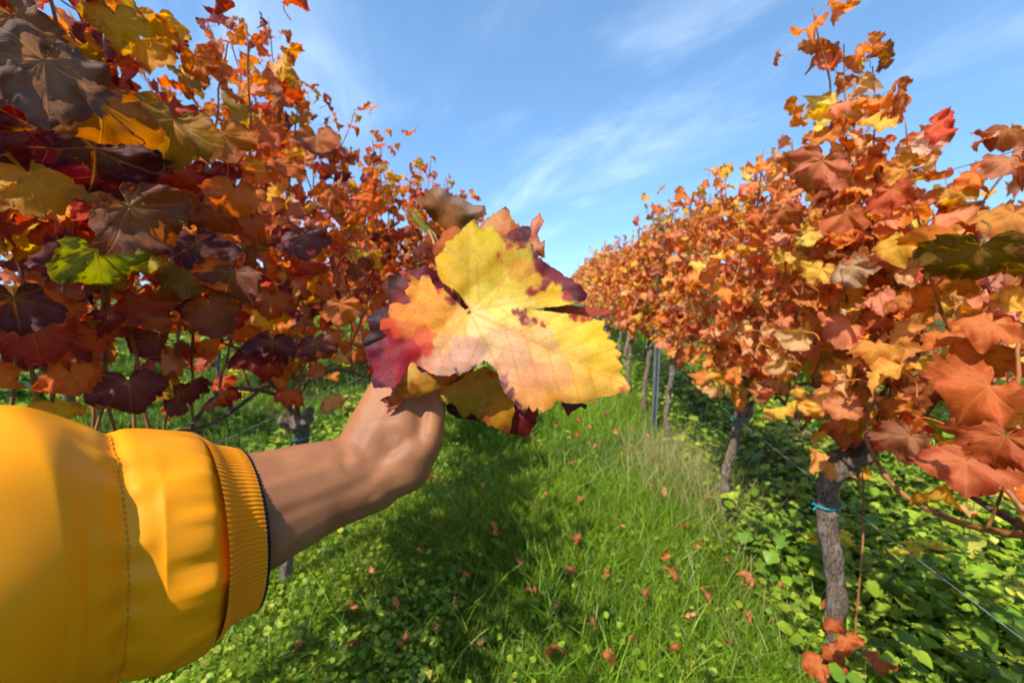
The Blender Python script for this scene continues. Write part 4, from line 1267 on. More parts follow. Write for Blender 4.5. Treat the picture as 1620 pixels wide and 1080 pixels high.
GRIP = (692, 640, 0.392)
Y1, YG, YB, OR, RD, DR, PU, PK, TN = (246, 206, 60), (210, 176, 38), (248, 224, 120), (232, 150, 46), (196, 58, 44), (124, 22, 38), (70, 26, 42), (228, 176, 128), (236, 186, 96)
held_leaf('large yellow and orange vine leaf with crimson edges held up in front', [
    (434, 470), (425, 452), (405, 425), (386, 406), (366, 396), (345, 382), (333, 360), (325, 335), (319, 300), (332, 286), (346, 272), (345, 254), (360, 240), (380, 235), (386, 219), (402, 214), (416, 194), (440, 174), (456, 165), (465, 184),
    (482, 203), (502, 190), (521, 184), (530, 206), (546, 214), (562, 224), (576, 206), (600, 196), (622, 188), (646, 191), (648, 214), (640, 240), (656, 254), (651, 270), (666, 275), (673, 296), (690, 309), (702, 318),
    (722, 330), (746, 344), (767, 362), (791, 370), (800, 384), (816, 388), (826, 405), (842, 420), (836, 440), (811, 452), (776, 459), (722, 465), (652, 474), (720, 482), (800, 490), (850, 500), (871, 509), (902, 515),
    (895, 545), (922, 554), (908, 573), (947, 589), (936, 606), (957, 624), (946, 646), (962, 668), (951, 686), (971, 714), (989, 742), (976, 758), (951, 760), (920, 770), (881, 774), (851, 790), (801, 796), (776, 794), (751, 790), (736, 786), (721, 809), (701, 819), (685, 826), (671, 810), (655, 826), (640, 805),
    (626, 832), (602, 811), (581, 780), (560, 760), (545, 734), (538, 700), (531, 682), (511, 668), (497, 652), (488, 646),
    (470, 664), (440, 681), (411, 694), (390, 690), (371, 701), (331, 700), (301, 690), (276, 674), (262, 668), (240, 668), (216, 692), (201, 720), (181, 742), (151, 740), (111, 742), (100, 716), (111, 681), (91, 651), (77, 606), (101, 591), (140, 575), (155, 564), (130, 540), (134, 506), (165, 500), (160, 481), (165, 455), (190, 450), (216, 456), (236, 450), (226, 430),
    (215, 411), (232, 396), (225, 376), (196, 346), (211, 339), (245, 360), (266, 376), (276, 356), (300, 356), (311, 386), (331, 405), (346, 400), (372, 428), (400, 452), (424, 474)],
    (436, 478), 0.338, [
    (440, 300, 80, YG), (400, 250, 40, YG), (470, 240, 45, (216, 188, 48)), (380, 350, 45, (226, 178, 40)), (345, 300, 26, (232, 190, 44)), (480, 340, 55, (212, 174, 40)), (560, 280, 40, (204, 166, 40)), (600, 340, 44, (212, 160, 44)), (560, 400, 50, (226, 198, 70)), (500, 420, 40, (232, 208, 80)),
    (590, 225, 30, (112, 20, 34)), (630, 212, 24, (84, 22, 36)), (570, 262, 18, (176, 52, 36)), (545, 295, 14, (196, 84, 36)), (612, 262, 16, (150, 34, 36)), (620, 285, 24, (190, 170, 44)),
    (665, 290, 20, (96, 26, 38)), (690, 330, 24, (120, 40, 48)), (735, 355, 24, (126, 44, 56)), (780, 385, 24, (116, 38, 54)), (815, 425, 26, (92, 30, 48)), (770, 430, 14, (170, 60, 56)), (735, 412, 22, (240, 196, 50)), (700, 430, 22, (240, 196, 52)), (690, 395, 16, (140, 48, 56)), (650, 415, 13, (170, 60, 50)), (650, 370, 22, (232, 180, 60)),
    (640, 340, 16, (200, 140, 50)), (600, 490, 13, (150, 48, 60)), (620, 508, 11, (150, 50, 62)), (655, 515, 11, (156, 54, 64)), (695, 524, 11, (160, 62, 60)), (628, 478, 10, (170, 70, 60)), (560, 470, 50, YB), (660, 480, 16, (246, 214, 90)), (720, 500, 18, (244, 206, 80)), (800, 500, 18, (180, 54, 50)), (835, 500, 14, (196, 64, 48)),
    (770, 550, 70, (250, 214, 84)), (860, 560, 60, (250, 212, 66)), (880, 640, 60, (250, 204, 70)), (920, 710, 45, (246, 190, 80)), (820, 640, 50, (246, 200, 92)), (960, 745, 14, (206, 110, 70)), (700, 600, 70, (244, 196, 120)), (740, 700, 60, (236, 172, 104)), (660, 700, 60, (228, 160, 108)), (640, 770, 40, (232, 158, 84)), (820, 740, 50, (240, 180, 80)), (720, 780, 26, (240, 164, 60)),
    (590, 640, 55, (232, 178, 132)), (530, 580, 50, (244, 206, 150)), (470, 520, 45, (248, 224, 150)), (560, 700, 14, (170, 110, 110)), (600, 800, 14, (96, 44, 62)), (620, 822, 12, (80, 36, 54)), (548, 730, 12, (110, 60, 76)), (575, 770, 12, (104, 52, 66)),
    (420, 620, 50, (228, 176, 146)), (350, 650, 45, (226, 170, 140)), (470, 610, 40, (234, 184, 148)), (400, 690, 10, (140, 90, 90)), (455, 672, 10, (120, 76, 84)), (300, 680, 14, (220, 150, 120)), (340, 600, 30, (240, 186, 120)),
    (400, 520, 40, (244, 196, 100)), (330, 500, 50, (236, 160, 50)), (250, 480, 40, (230, 146, 42)), (300, 430, 40, (238, 168, 52)), (240, 400, 22, (236, 160, 60)), (210, 352, 14, (180, 60, 40)), (285, 375, 16, (236, 166, 50)), (330, 410, 14, (200, 70, 40)), (380, 440, 12, (150, 40, 40)), (200, 470, 18, (232, 140, 44)), (160, 520, 20, (216, 90, 52)), (190, 545, 22, (212, 84, 50)),
    (240, 540, 26, (230, 130, 54)), (280, 560, 24, (220, 100, 50)), (300, 600, 26, (214, 84, 56)), (250, 610, 30, (176, 40, 48)), (180, 620, 36, (146, 28, 46)), (120, 620, 26, (112, 26, 48)), (150, 680, 36, (128, 22, 42)), (200, 680, 26, (164, 30, 46)), (130, 730, 16, (60, 18, 30)), (90, 600, 12, (80, 24, 44)), (345, 262, 9, (170, 70, 40)), (455, 175, 8, (200, 130, 40)), (225, 440, 13, (190, 60, 40)), (232, 385, 12, (150, 34, 40)), (300, 362, 12, (160, 40, 40)), (150, 560, 14, (150, 34, 44)), (905, 560, 9, (214, 120, 60)), (950, 640, 9, (210, 120, 70)), (835, 470, 14, (110, 34, 50)), (760, 345, 14, (104, 34, 50)), (705, 315, 14, (96, 30, 44))],
    [(430, 190, 8), (640, 290, 8), (830, 408, 9), (985, 740, 12), (600, 800, 8), (300, 668, 8), (120, 640, 8), (170, 480, 6), (225, 380, 5)], 3, 64, 4.0,
    [(735, 520, 0.352), (715, 580, 0.372), GRIP], tilt=(-2.6e-5, -7.0e-5), edge_curl=0.004, wav=0.0044, power=7.0)

held_leaf('plum dark leaf showing behind the left edge of the big yellow leaf', [
    (150, 386), (172, 360), (196, 344), (236, 340), (262, 334), (286, 321), (316, 339), (340, 380), (402, 430), (430, 470), (300, 560), (180, 606), (112, 604), (78, 602), (73, 582), (101, 546), (94, 522), (84, 506), (112, 480), (150, 462), (166, 440), (148, 402)],
    (300, 470), 0.360, [(100, 500, 40, (62, 36, 48)), (110, 580, 36, (58, 32, 44)), (170, 390, 26, (64, 34, 46)), (165, 385, 12, (214, 160, 110)), (210, 420, 20, (120, 24, 34)), (200, 440, 14, (150, 26, 34)), (270, 345, 30, (118, 38, 52)), (330, 390, 26, (110, 34, 44)), (400, 440, 26, (106, 34, 48)), (240, 350, 20, (90, 30, 48))],
    [(85, 510, 5), (150, 390, 5), (290, 325, 4), (76, 600, 4)], 5, 12, 7, [(690, 520, 0.37), (690, 590, 0.385), GRIP], (0, -3e-5), 0.012, 0.004)
held_leaf('tan orange leaf with a dark tip rising behind the top of the yellow leaf', [
    (470, 196), (500, 164), (530, 144), (562, 121), (574, 134), (581, 160), (600, 184), (606, 176), (616, 208), (642, 232), (640, 300), (560, 400), (470, 330), (462, 240)],
    (540, 350), 0.366, [(520, 180, 50, (216, 152, 96)), (562, 126, 12, (92, 40, 30)), (570, 170, 20, (206, 130, 80)), (590, 190, 16, (186, 84, 40)), (540, 215, 26, (224, 120, 50)), (600, 250, 26, (110, 24, 36))],
    [(562, 125, 6), (480, 200, 4), (630, 230, 4)], 7, 12, 7, [(760, 500, 0.368), (725, 580, 0.385), GRIP], (0, -3e-5), 0.006, 0.003)
held_leaf('narrow salmon pink leaf lobe standing up beside the dark red patch', [
    (646, 196), (650, 168), (664, 158), (680, 141), (684, 158), (694, 172), (680, 198), (670, 218), (680, 246), (697, 238), (694, 270), (697, 298), (672, 290), (680, 340), (610, 420), (600, 330), (640, 250)],
    (625, 380), 0.369, [(668, 190, 40, (224, 146, 122)), (690, 260, 30, (222, 150, 120)), (660, 212, 12, (196, 66, 54)), (690, 146, 8, (90, 40, 36)), (640, 330, 30, (206, 120, 80))],
    [(680, 148, 5), (694, 250, 3)], 9, 10, 7, [(790, 510, 0.372), (735, 590, 0.388), GRIP], (0, -3e-5), 0.008, 0.003)
held_leaf('curled brown leaf with mauve grey back at the top left of the bunch', [
    (250, 92), (268, 96), (286, 86), (284, 62), (300, 66), (318, 50), (342, 62), (364, 72), (380, 84), (402, 86), (430, 104), (452, 118), (490, 120), (498, 150), (478, 160), (462, 170), (440, 184), (450, 230), (420, 300), (370, 290), (350, 196), (330, 180), (306, 160), (280, 128)],
    (400, 240), 0.378, [(320, 120, 40, (136, 84, 32)), (370, 140, 36, (140, 88, 36)), (280, 100, 20, (120, 76, 30)), (345, 70, 20, (166, 140, 128)), (400, 100, 22, (164, 136, 124)), (450, 130, 26, (158, 128, 116)), (485, 140, 14, (132, 96, 82)), (440, 165, 18, (110, 106, 40)), (405, 150, 16, (120, 84, 40)), (300, 150, 20, (130, 78, 30)), (400, 240, 50, (150, 90, 36))],
    [(255, 95, 8), (320, 60, 8), (490, 135, 8), (390, 90, 7)], 11, 30, 4, [(715, 470, 0.376), (712, 570, 0.39), GRIP], (0, -2e-5), 0.014, 0.006)
held_leaf('small rust orange leaf tucked behind the yellow green lobe', [
    (402, 196), (386, 190), (372, 188), (362, 200), (346, 206), (340, 228), (326, 240), (310, 254), (312, 278), (322, 296), (345, 300), (420, 330), (440, 230)],
    (400, 290), 0.368, [(360, 230, 50, (206, 112, 36)), (320, 265, 20, (180, 84, 30)), (395, 200, 20, (196, 100, 40)), (316, 270, 8, (130, 60, 30))],
    [(375, 195, 4), (312, 262, 4)], 13, 9, 6, [(725, 500, 0.36), (715, 580, 0.382), GRIP], (0, 0), 0.006, 0.002)
held_leaf('green folded leaf edge sticking out at the left of the brown curl', [
    (218, 134), (236, 138), (256, 142), (262, 156), (282, 172), (300, 196), (322, 216), (330, 240), (300, 222), (276, 200), (252, 170), (240, 156)],
    (300, 205), 0.381, [(235, 140, 18, (196, 190, 130)), (270, 170, 30, (140, 150, 50)), (310, 215, 26, (170, 160, 80)), (295, 190, 14, (110, 140, 60))], [(222, 135, 4), (326, 236, 3)], 15, 8, 6, [(690, 400, 0.374), (700, 500, 0.385), GRIP], (0, 0), 0.004, 0.003)
held_leaf('olive yellow leaf hanging below the big leaf in its shade', [
    (330, 784), (344, 742), (420, 700), (490, 668), (532, 690), (560, 745), (590, 790), (592, 826), (584, 850), (580, 880), (574, 897), (560, 901), (546, 884), (530, 880), (512, 868), (500, 872), (490, 856), (466, 850), (455, 834), (440, 830), (418, 850), (404, 832), (392, 806), (378, 796), (350, 790)],
    (470, 700), 0.356, [(450, 760, 60, (176, 140, 36)), (520, 740, 50, (160, 134, 36)), (540, 820, 50, (196, 144, 34)), (500, 850, 26, (170, 92, 34)), (565, 885, 16, (150, 70, 34)), (480, 855, 12, (112, 30, 30)), (500, 800, 9, (110, 26, 30)), (390, 770, 36, (186, 150, 44)), (515, 690, 16, (170, 50, 34)), (420, 720, 30, (170, 130, 40))],
    [(560, 895, 10), (400, 826, 6), (588, 800, 6)], 17, 16, 6, [(735, 610, 0.372), (712, 625, 0.386), GRIP], (0, 2e-5), 0.006, 0.004)
held_leaf('deep red leaf hanging lowest, behind the olive one', [
    (560, 780), (600, 776), (642, 800), (660, 806), (676, 832), (664, 846), (668, 862), (652, 880), (645, 902), (622, 908), (604, 904), (580, 898), (540, 860), (430, 850), (400, 846), (366, 826), (356, 800), (400, 780), (480, 760)],
    (540, 800), 0.366, [(620, 850, 60, (112, 12, 22)), (660, 830, 20, (132, 16, 26)), (590, 820, 30, (100, 14, 24)), (400, 820, 50, (72, 20, 28)), (620, 900, 14, (60, 12, 20))],
    [(640, 895, 7), (672, 832, 6), (370, 820, 5)], 19, 12, 6, [(745, 625, 0.378), (715, 632, 0.388), GRIP], (0, 2e-5), 0.006, 0.003)
held_leaf('curled golden brown leaf lobe lying over the back of the hand', [
    (240, 650), (252, 660), (262, 680), (276, 690), (292, 686), (312, 694), (330, 692), (346, 704), (376, 700), (420, 702), (400, 718), (376, 730), (332, 744), (300, 760), (270, 770), (232, 776), (202, 782), (188, 766), (184, 746), (190, 728), (206, 716), (214, 700), (226, 676)],
    (280, 726), 0.331, [(230, 690, 26, (222, 180, 90)), (205, 750, 20, (176, 120, 40)), (250, 740, 16, (140, 90, 30)), (270, 715, 18, (196, 146, 60)), (300, 740, 20, (214, 150, 50)), (330, 715, 16, (150, 110, 40)), (360, 712, 12, (206, 72, 30)), (400, 708, 14, (120, 30, 30)), (220, 772, 14, (220, 150, 50)), (280, 765, 14, (226, 150, 46))],
    [(240, 655, 5), (190, 760, 5), (410, 706, 6)], 23, 14, 5, None, (-2e-5, 5e-5), 0.010, 0.004)
held_leaf('tiny shrivelled red leaf tip poking out over the wrist side', [
    (130, 786), (146, 774), (166, 769), (192, 768), (214, 776), (208, 790), (190, 806), (172, 820), (155, 829), (160, 812), (168, 798), (150, 794)],
    (190, 785), 0.338, [(140, 784, 14, (74, 20, 26)), (180, 780, 14, (206, 110, 50)), (165, 815, 14, (130, 24, 26)), (200, 790, 12, (196, 90, 40))], [(132, 786, 2), (156, 826, 2)], 29, 7, 5, None, (-4e-5, 0), 0.003, 0.002)
held_leaf('rusty red strip of a leaf behind the right edge', [
    (690, 452), (720, 448), (762, 452), (800, 462), (832, 466), (880, 474), (934, 482), (926, 490), (892, 498), (852, 496), (800, 516), (740, 512), (700, 500)],
    (720, 480), 0.352, [(860, 482, 40, (196, 92, 70)), (800, 480, 30, (170, 70, 56)), (740, 480, 26, (96, 60, 30)), (710, 480, 20, (50, 50, 20)), (760, 500, 20, (140, 90, 30))], [(930, 484, 6)], 31, 9, 6, [(780, 540, 0.372), (735, 600, 0.388), GRIP], (0, 0), 0.004, 0.003)
held_leaf('dark purple leaf corner below the right half of the big leaf', [
    (740, 770), (790, 786), (820, 792), (842, 800), (836, 815), (820, 806), (802, 816), (790, 822), (776, 841), (766, 824), (752, 796)],
    (780, 780), 0.352, [(790, 800, 30, (78, 44, 62)), (775, 825, 16, (112, 44, 44)), (830, 806, 14, (60, 36, 48))], [(775, 838, 3), (840, 806, 3)], 37, 7, 6, [(790, 610, 0.37), (735, 625, 0.386), GRIP], (0, 0), 0.004, 0.002)

# ------------------------------------------------------------------ the person: left forearm and hand in a yellow jacket sleeve
def skin_material():
    m, t, o = new_mat('skin')
    k = NT(t)
    oc = k.n('TexCoord').outputs['Object']
    a = k.noise(oc, 28, 5, 0.6)
    b = k.noise(oc, 700, 3, 0.6)
    vr = k.n('TexVoronoi'); vr.inputs['Scale'].default_value = 620; k.l(oc, vr.inputs['Vector'])
    fr = k.noise(oc, 160, 2, 0.5)
    col = k.mixc(k.smooth(a, 0.30, 0.70), (0.235, 0.088, 0.033), (0.330, 0.134, 0.052))
    col = k.mixc(k.smooth(fr, 0.66, 0.74, 0, 0.35), col, (0.26, 0.11, 0.06))
    h = k.math('ADD', k.math('MULTIPLY', vr.outputs['Distance'], 0.7), k.math('MULTIPLY', b, 0.5))
    p = k.princ(col, k.smooth(b, 0.3, 0.7, 0.50, 0.62), 0.32, k.bump(h, 0.12, 0.0006), **{'Subsurface Weight': 0.18, 'Subsurface Radius': (0.006, 0.0022, 0.0012), 'Subsurface Scale': 0.6})
    k.l(p, o.inputs['Surface'])
    return m
M_skin = skin_material()

def fabric_material(name, col, knit=False):
    m, t, o = new_mat(name)
    k = NT(t)
    oc = k.n('TexCoord').outputs['Object']
    a = k.noise(oc, 9, 4, 0.5)
    b = k.noise(oc, 1500, 2, 0.6)
    c = k.mixc(k.smooth(a, 0.35, 0.65), tuple(x * 0.93 for x in col), tuple(min(1, x * 1.05) for x in col))
    nrm = k.bump(b, 0.12 if not knit else 0.4, 0.0006)
    p = k.princ(c, 0.46 if not knit else 0.85, 0.22 if not knit else 0.12, nrm, **{'Sheen Weight': 0.0 if not knit else 0.06, 'Sheen Roughness': 0.4})
    k.l(p, o.inputs['Surface'])
    return m
M_jacket = fabric_material('yellow_jacket_shell', (0.82, 0.285, 0.001))
M_cuff = fabric_material('yellow_rib_knit', (0.72, 0.235, 0.003), True)
M_navy = fabric_material('navy_rib_edge', (0.007, 0.007, 0.012), True)
M_thread = fabric_material('seam_thread', (0.62, 0.21, 0.003), True)

def ring_axes(cent, axis_=None):
    """sleeve rings hang plumb across the arm: up is kept, the cross axis turns with the arm"""
    T = np.gradient(cent, axis=0); T /= np.linalg.norm(T, axis=1)[:, None]
    if axis_ is not None:
        T = np.repeat((np.asarray(axis_) / np.linalg.norm(axis_))[None], len(cent), 0)
    up = np.array(CM.to_3x3() @ Vector((0, 1, 0)))
    A = np.repeat(up[None], len(cent), 0)
    B = np.cross(T, A); B /= np.linalg.norm(B, axis=1)[:, None]
    return T, A, B

def loft(cent, half_h, half_w, sides, mod=None, axis_=None):
    """tube with elliptical rings; half_h along the ring's up axis"""
    cent = np.asarray(cent, float)
    T, A, B = ring_axes(cent, axis_)
    n = len(cent)
    ang = np.arange(sides) * 2 * np.pi / sides
    V = np.zeros((n, sides, 3))
    for i in range(n):
        m_ = np.ones(sides) if mod is None else mod(i, ang)
        V[i] = cent[i] + (np.cos(ang) * half_h[i] * m_)[:, None] * A[i] + (np.sin(ang) * half_w[i] * m_)[:, None] * B[i]
    i = np.arange(n - 1)[:, None] * sides; j = np.arange(sides)[None]
    a = i + j; b = i + (j + 1) % sides
    return V.reshape(-1, 3), [np.stack([a, b, b + sides, a + sides], -1).reshape(-1, 4)]

# bones: (pixel u, v, depth, radius)
def capsule(a, b, sides=14, n=5):
    pa, pb_ = np.array(P(*a[:3])), np.array(P(*b[:3]))
    ra, rb_ = a[3], b[3]
    ax = pb_ - pa; L_ = np.linalg.norm(ax); ax /= L_
    ts = []; rs = []
    for q in np.linspace(-np.pi / 2, 0, 5)[:-1]:
        ts.append(pa + ax * ra * math.sin(q)); rs.append(max(ra * math.cos(q), 1e-4))
    for q in np.linspace(0, 1, n):
        ts.append(pa + (pb_ - pa) * q); rs.append(ra + (rb_ - ra) * q)
    for q in np.linspace(0, np.pi / 2, 5)[1:]:
        ts.append(pb_ + ax * rb_ * math.sin(q)); rs.append(max(rb_ * math.cos(q), 1e-4))
    return tube(np.array(ts), np.array(rs), sides)
ARM = [
    # forearm, two bones side by side give the oval section
    ((250, 825, 0.275, 0.040), (400, 798, 0.301, 0.0362)), ((250, 860, 0.272, 0.038), (410, 824, 0.300, 0.0345)),
    ((400, 798, 0.301, 0.0362), (500, 764, 0.325, 0.0312)), ((410, 822, 0.300, 0.034), (520, 780, 0.328, 0.0275)),
    ((500, 764, 0.325, 0.0312), (555, 746, 0.338, 0.0272)), ((520, 780, 0.328, 0.0275), (592, 764, 0.342, 0.0225)),
    # back of the hand: metacarpals
    ((560, 738, 0.340, 0.0225), (612, 606, 0.372, 0.0125)), ((566, 740, 0.340, 0.0225), (628, 596, 0.376, 0.0130)), ((576, 742, 0.340, 0.0225), (648, 592, 0.377, 0.0130)), ((590, 744, 0.342, 0.0215), (668, 604, 0.374, 0.0130)),
    ((600, 680, 0.352, 0.017), (650, 680, 0.354, 0.016)),
    # thumb side
    ((596, 752, 0.343, 0.0225), (640, 738, 0.347, 0.0215)), ((640, 738, 0.347, 0.0215), (672, 692, 0.354, 0.0165)), ((672, 692, 0.354, 0.0165), (684, 640, 0.366, 0.0118)), ((684, 640, 0.366, 0.0118), (694, 600, 0.382, 0.0100)), ((694, 600, 0.382, 0.0100), (696, 574, 0.392, 0.0078)),
    ((630, 700, 0.352, 0.019), (668, 640, 0.366, 0.0125)),
    # fingers folded round the stalks: index, middle, ring, little
    ((668, 604, 0.374, 0.0120), (688, 562, 0.398, 0.0098)), ((688, 562, 0.398, 0.0098), (712, 584, 0.416, 0.0090)), ((712, 584, 0.416, 0.0090), (706, 616, 0.414, 0.0078)),
    ((648, 592, 0.377, 0.0122), (664, 548, 0.404, 0.0100)), ((664, 548, 0.404, 0.0100), (694, 572, 0.424, 0.0092)), ((694, 572, 0.424, 0.0092), (692, 610, 0.420, 0.0078)),
    ((628, 596, 0.376, 0.0118), (640, 554, 0.404, 0.0095)), ((640, 554, 0.404, 0.0095), (672, 576, 0.424, 0.0086)), ((672, 576, 0.424, 0.0086), (674, 612, 0.418, 0.0074)),
    ((612, 606, 0.372, 0.0110), (620, 572, 0.396, 0.0084)), ((620, 572, 0.396, 0.0084), (648, 588, 0.414, 0.0076)), ((648, 588, 0.414, 0.0076), (654, 616, 0.410, 0.0066)),
]
pl = Pile()
for a, b in ARM:
    pl.add(*capsule(a, b))
raw = pl.mesh('arm_raw', [M_skin])
tmp = bpy.data.objects.new('arm_raw', raw)
COL.objects.link(tmp)
md = tmp.modifiers.new('r', 'REMESH'); md.mode = 'VOXEL'; md.voxel_size = 0.0017
ms = tmp.modifiers.new('s', 'SMOOTH'); ms.factor = 0.5; ms.iterations = 14
dg = bpy.context.evaluated_depsgraph_get()
arm_me = bpy.data.meshes.new_from_object(tmp.evaluated_get(dg))
bpy.data.objects.remove(tmp)
arm_me.name = 'bare_forearm_and_hand'
# tendons and small folds
nv = len(arm_me.vertices)
co = np.zeros(nv * 3, np.float32); arm_me.vertices.foreach_get('co', co); co = co.reshape(-1, 3)
no = np.zeros(nv * 3, np.float32); arm_me.vertices.foreach_get('normal', no); no = no.reshape(-1, 3)
dsp = np.zeros(nv)
def ridge(pts, amp, wid):
    global dsp
    path = catmull([np.array(P(*q)) for q in pts], 8)
    d = np.full(nv, 9.0)
    for a, b in zip(path[:-1], path[1:]):
        ab = b - a
        t = np.clip(((co - a) @ ab) / (ab @ ab), 0, 1)
        d = np.minimum(d, np.linalg.norm(co - a - t[:, None] * ab, axis=1))
    dsp += amp * np.exp(-(d / wid) ** 2)
ridge([(560, 725, 0.315), (600, 660, 0.335), (635, 600, 0.36)], 0.0010, 0.010)
ridge([(575, 730, 0.316), (625, 670, 0.338), (665, 620, 0.36)], 0.0010, 0.009)
ridge([(600, 745, 0.322), (640, 715, 0.330), (672, 680, 0.338)], 0.0012, 0.009)
ridge([(480, 840, 0.30), (540, 800, 0.31), (590, 770, 0.32)], 0.0012, 0.010)
ridge([(660, 622, 0.352), (668, 650, 0.347), (666, 690, 0.340)], -0.0042, 0.007)
ridge([(688, 640, 0.352), (684, 675, 0.345), (672, 715, 0.336)], 0.0020, 0.009)
ridge([(640, 640, 0.348), (646, 680, 0.340), (640, 720, 0.332)], 0.0014, 0.010)
for k_i in range(3):
    ridge([(524 + 9 * k_i, 712 - 3 * k_i, 0.324), (548 + 10 * k_i, 742 - 4 * k_i, 0.312), (588 + 10 * k_i, 782 - 4 * k_i, 0.320)], -0.0009, 0.0034)
for k_i in range(4):
    ridge([(655 + 3 * k_i, 628 + 7 * k_i, 0.350), (676 + 3 * k_i, 632 + 7 * k_i, 0.348), (696, 640 + 7 * k_i, 0.354)], -0.0006, 0.0026)
dsp += 0.0004 * np.array([mnoise.noise(Vector(c * 45)) for c in co])
co += no * dsp[:, None]
arm_me.vertices.foreach_set('co', co.ravel())
arm_me.polygons.foreach_set('use_smooth', np.ones(len(arm_me.polygons), bool))
arm_me.materials.clear(); arm_me.materials.append(M_skin)
arm_me.update()
person = put('person', arm_me)
tag(person, "photographer's bare left forearm and hand in a yellow jacket, gripping a bunch of leaves", 'person')

# sleeve: pixel u, v, depth, half height in pixels
def centre_line(rows, n):
    c = catmull([np.array(P(u, w, d)) for (u, w, d, hh) in rows], n)
    r = catmull([np.array([hh * d / F0, 0, 0]) for (u, w, d, hh) in rows], n)[:, 0]
    return c, r
rows = [(352, 841, 0.2930, 132), (326, 846, 0.2872, 152), (300, 850, 0.281, 166), (240, 861, 0.269, 186), (165, 873, 0.252, 202), (85, 887, 0.236, 236), (0, 901, 0.219, 262), (-120, 960, 0.197, 290), (-360, 1080, 0.170, 330)]
cl, rr_ = centre_line(rows, 16)
def soften(a, k=23):
    w = np.hanning(k + 2)[1:-1]; w /= w.sum()
    hk_ = k // 2
    ar = np.arange(1, hk_ + 1)
    sl0, sl1 = a[1] - a[0], a[-1] - a[-2]
    pre = a[0] - (ar[::-1, None] * sl0 if a.ndim > 1 else ar[::-1] * sl0)
    post_ = a[-1] + (ar[:, None] * sl1 if a.ndim > 1 else ar * sl1)
    p = np.concatenate([pre, a, post_])
    if a.ndim == 1: return np.convolve(p, w, 'valid')
    return np.stack([np.convolve(p[:, c], w, 'valid') for c in range(a.shape[1])], -1)
al_ = np.concatenate([[0], np.cumsum(np.linalg.norm(np.diff(cl, axis=0), axis=1))])
ev = np.linspace(0, al_[-1], 170)
cl = np.stack([np.interp(ev, al_, cl[:, c]) for c in range(3)], -1); rr_ = np.interp(ev, al_, rr_)
c_s, r_s = soften(soften(cl, 25), 17), soften(soften(rr_, 25), 17)
cl, rr_ = c_s, r_s
tk = np.clip(np.arange(len(cl)) * np.linalg.norm(cl[21] - cl[20]) / 0.013, 0, 1)
rr_ = rr_ * (0.80 + 0.20 * np.sqrt(1 - (1 - tk) ** 2))
# carry the sleeve on to the shoulder behind the lens
back = [cl[-1], np.array((-0.32, 0.01, 1.12)), np.array((-0.32, -0.12, 1.19)), np.array((-0.27, -0.25, 1.33))]
bc = catmull(back, 14)[1:]
cl = np.vstack([cl, bc]); rr_ = np.concatenate([rr_, np.full(len(bc), rr_[-1])])
SIDES = 120
seam_i = int(np.argmin(np.linalg.norm(cl - np.array(P(168, 873, 0.2525)), axis=1)))
cuff_i = int(np.argmin(np.linalg.norm(cl - np.array(P(318, 847, 0.285)), axis=1)))
STEP = np.linalg.norm(cl[21] - cl[20])
def sleeve_mod(i, ang):
    m_ = np.ones(len(ang))
    ds = (i - seam_i) * STEP / 0.030
    cr = np.array([mnoise.noise(Vector((1.5 * math.cos(a), 1.5 * math.sin(a), i * STEP * 16))) for a in ang])
    c2 = np.array([mnoise.noise(Vector((5.5 * math.cos(a), 5.5 * math.sin(a), i * STEP * 18 + 9))) for a in ang])
    c3 = np.array([mnoise.noise(Vector((13 * math.cos(a), 13 * math.sin(a), i * STEP * 40 + 4))) for a in ang])
    m_ += 0.045 * cr
    dg_ = np.array([mnoise.noise(Vector((2.2 * math.cos(a + i * STEP * 9), 2.2 * math.sin(a + i * STEP * 9), i * STEP * 30 + 20))) for a in ang])
    m_ += 0.016 * dg_
    # gathered puckers that fade away from the stitched seams
    near_s = math.exp(-(ds / 0.42) ** 2); near_c = math.exp(-((i - cuff_i) * STEP / 0.016) ** 2)
    m_ += 0.060 * c2 * (near_s + near_c) + 0.034 * c3 * (math.exp(-(ds / 0.22) ** 2) + near_c)
    m_ -= 0.035 * math.exp(-(ds / 0.55) ** 2) + 0.045 * math.exp(-(ds / 0.16) ** 2)
    return m_
HW = 0.97 - 0.19 * np.clip((np.arange(len(cl)) - 2) * STEP / 0.075, 0, 1)
Vs, Fs = loft(cl, rr_, rr_ * HW, SIDES, sleeve_mod)
end = len(Vs)
Vs = np.vstack([Vs, cl[-1]])
jj_ = np.arange(SIDES)
Fs.append(np.stack([np.full(SIDES, end), end - SIDES + jj_, end - SIDES + (jj_ + 1) % SIDES], -1))
sleeve = put('sleeve', np_mesh('sleeve', Vs, Fs, [M_jacket]), person)
# stitches along the seam
T_, A_, B_ = ring_axes(cl)
for off in (0,):
    i = seam_i + off
    m1 = sleeve_mod(i, np.arange(SIDES) * 2 * np.pi / SIDES)
    pts = []
    for k_i in range(SIDES):
        a = k_i * 2 * np.pi / SIDES
        pts.append(cl[i] + math.cos(a) * rr_[i] * m1[k_i] * 1.004 * A_[i] + math.sin(a) * rr_[i] * HW[i] * m1[k_i] * 1.004 * B_[i])
    st = Pile()
    for k_i in range(SIDES):
        a, b = pts[k_i], pts[(k_i + 1) % SIDES]
        st.add(*tube(np.array([a, a * 0.62 + b * 0.38, a * 0.3 + b * 0.7]), [0.0002, 0.00055, 0.0002], 5))
    put('seam_stitching', st.mesh('seam_stitching', [M_thread]), sleeve)

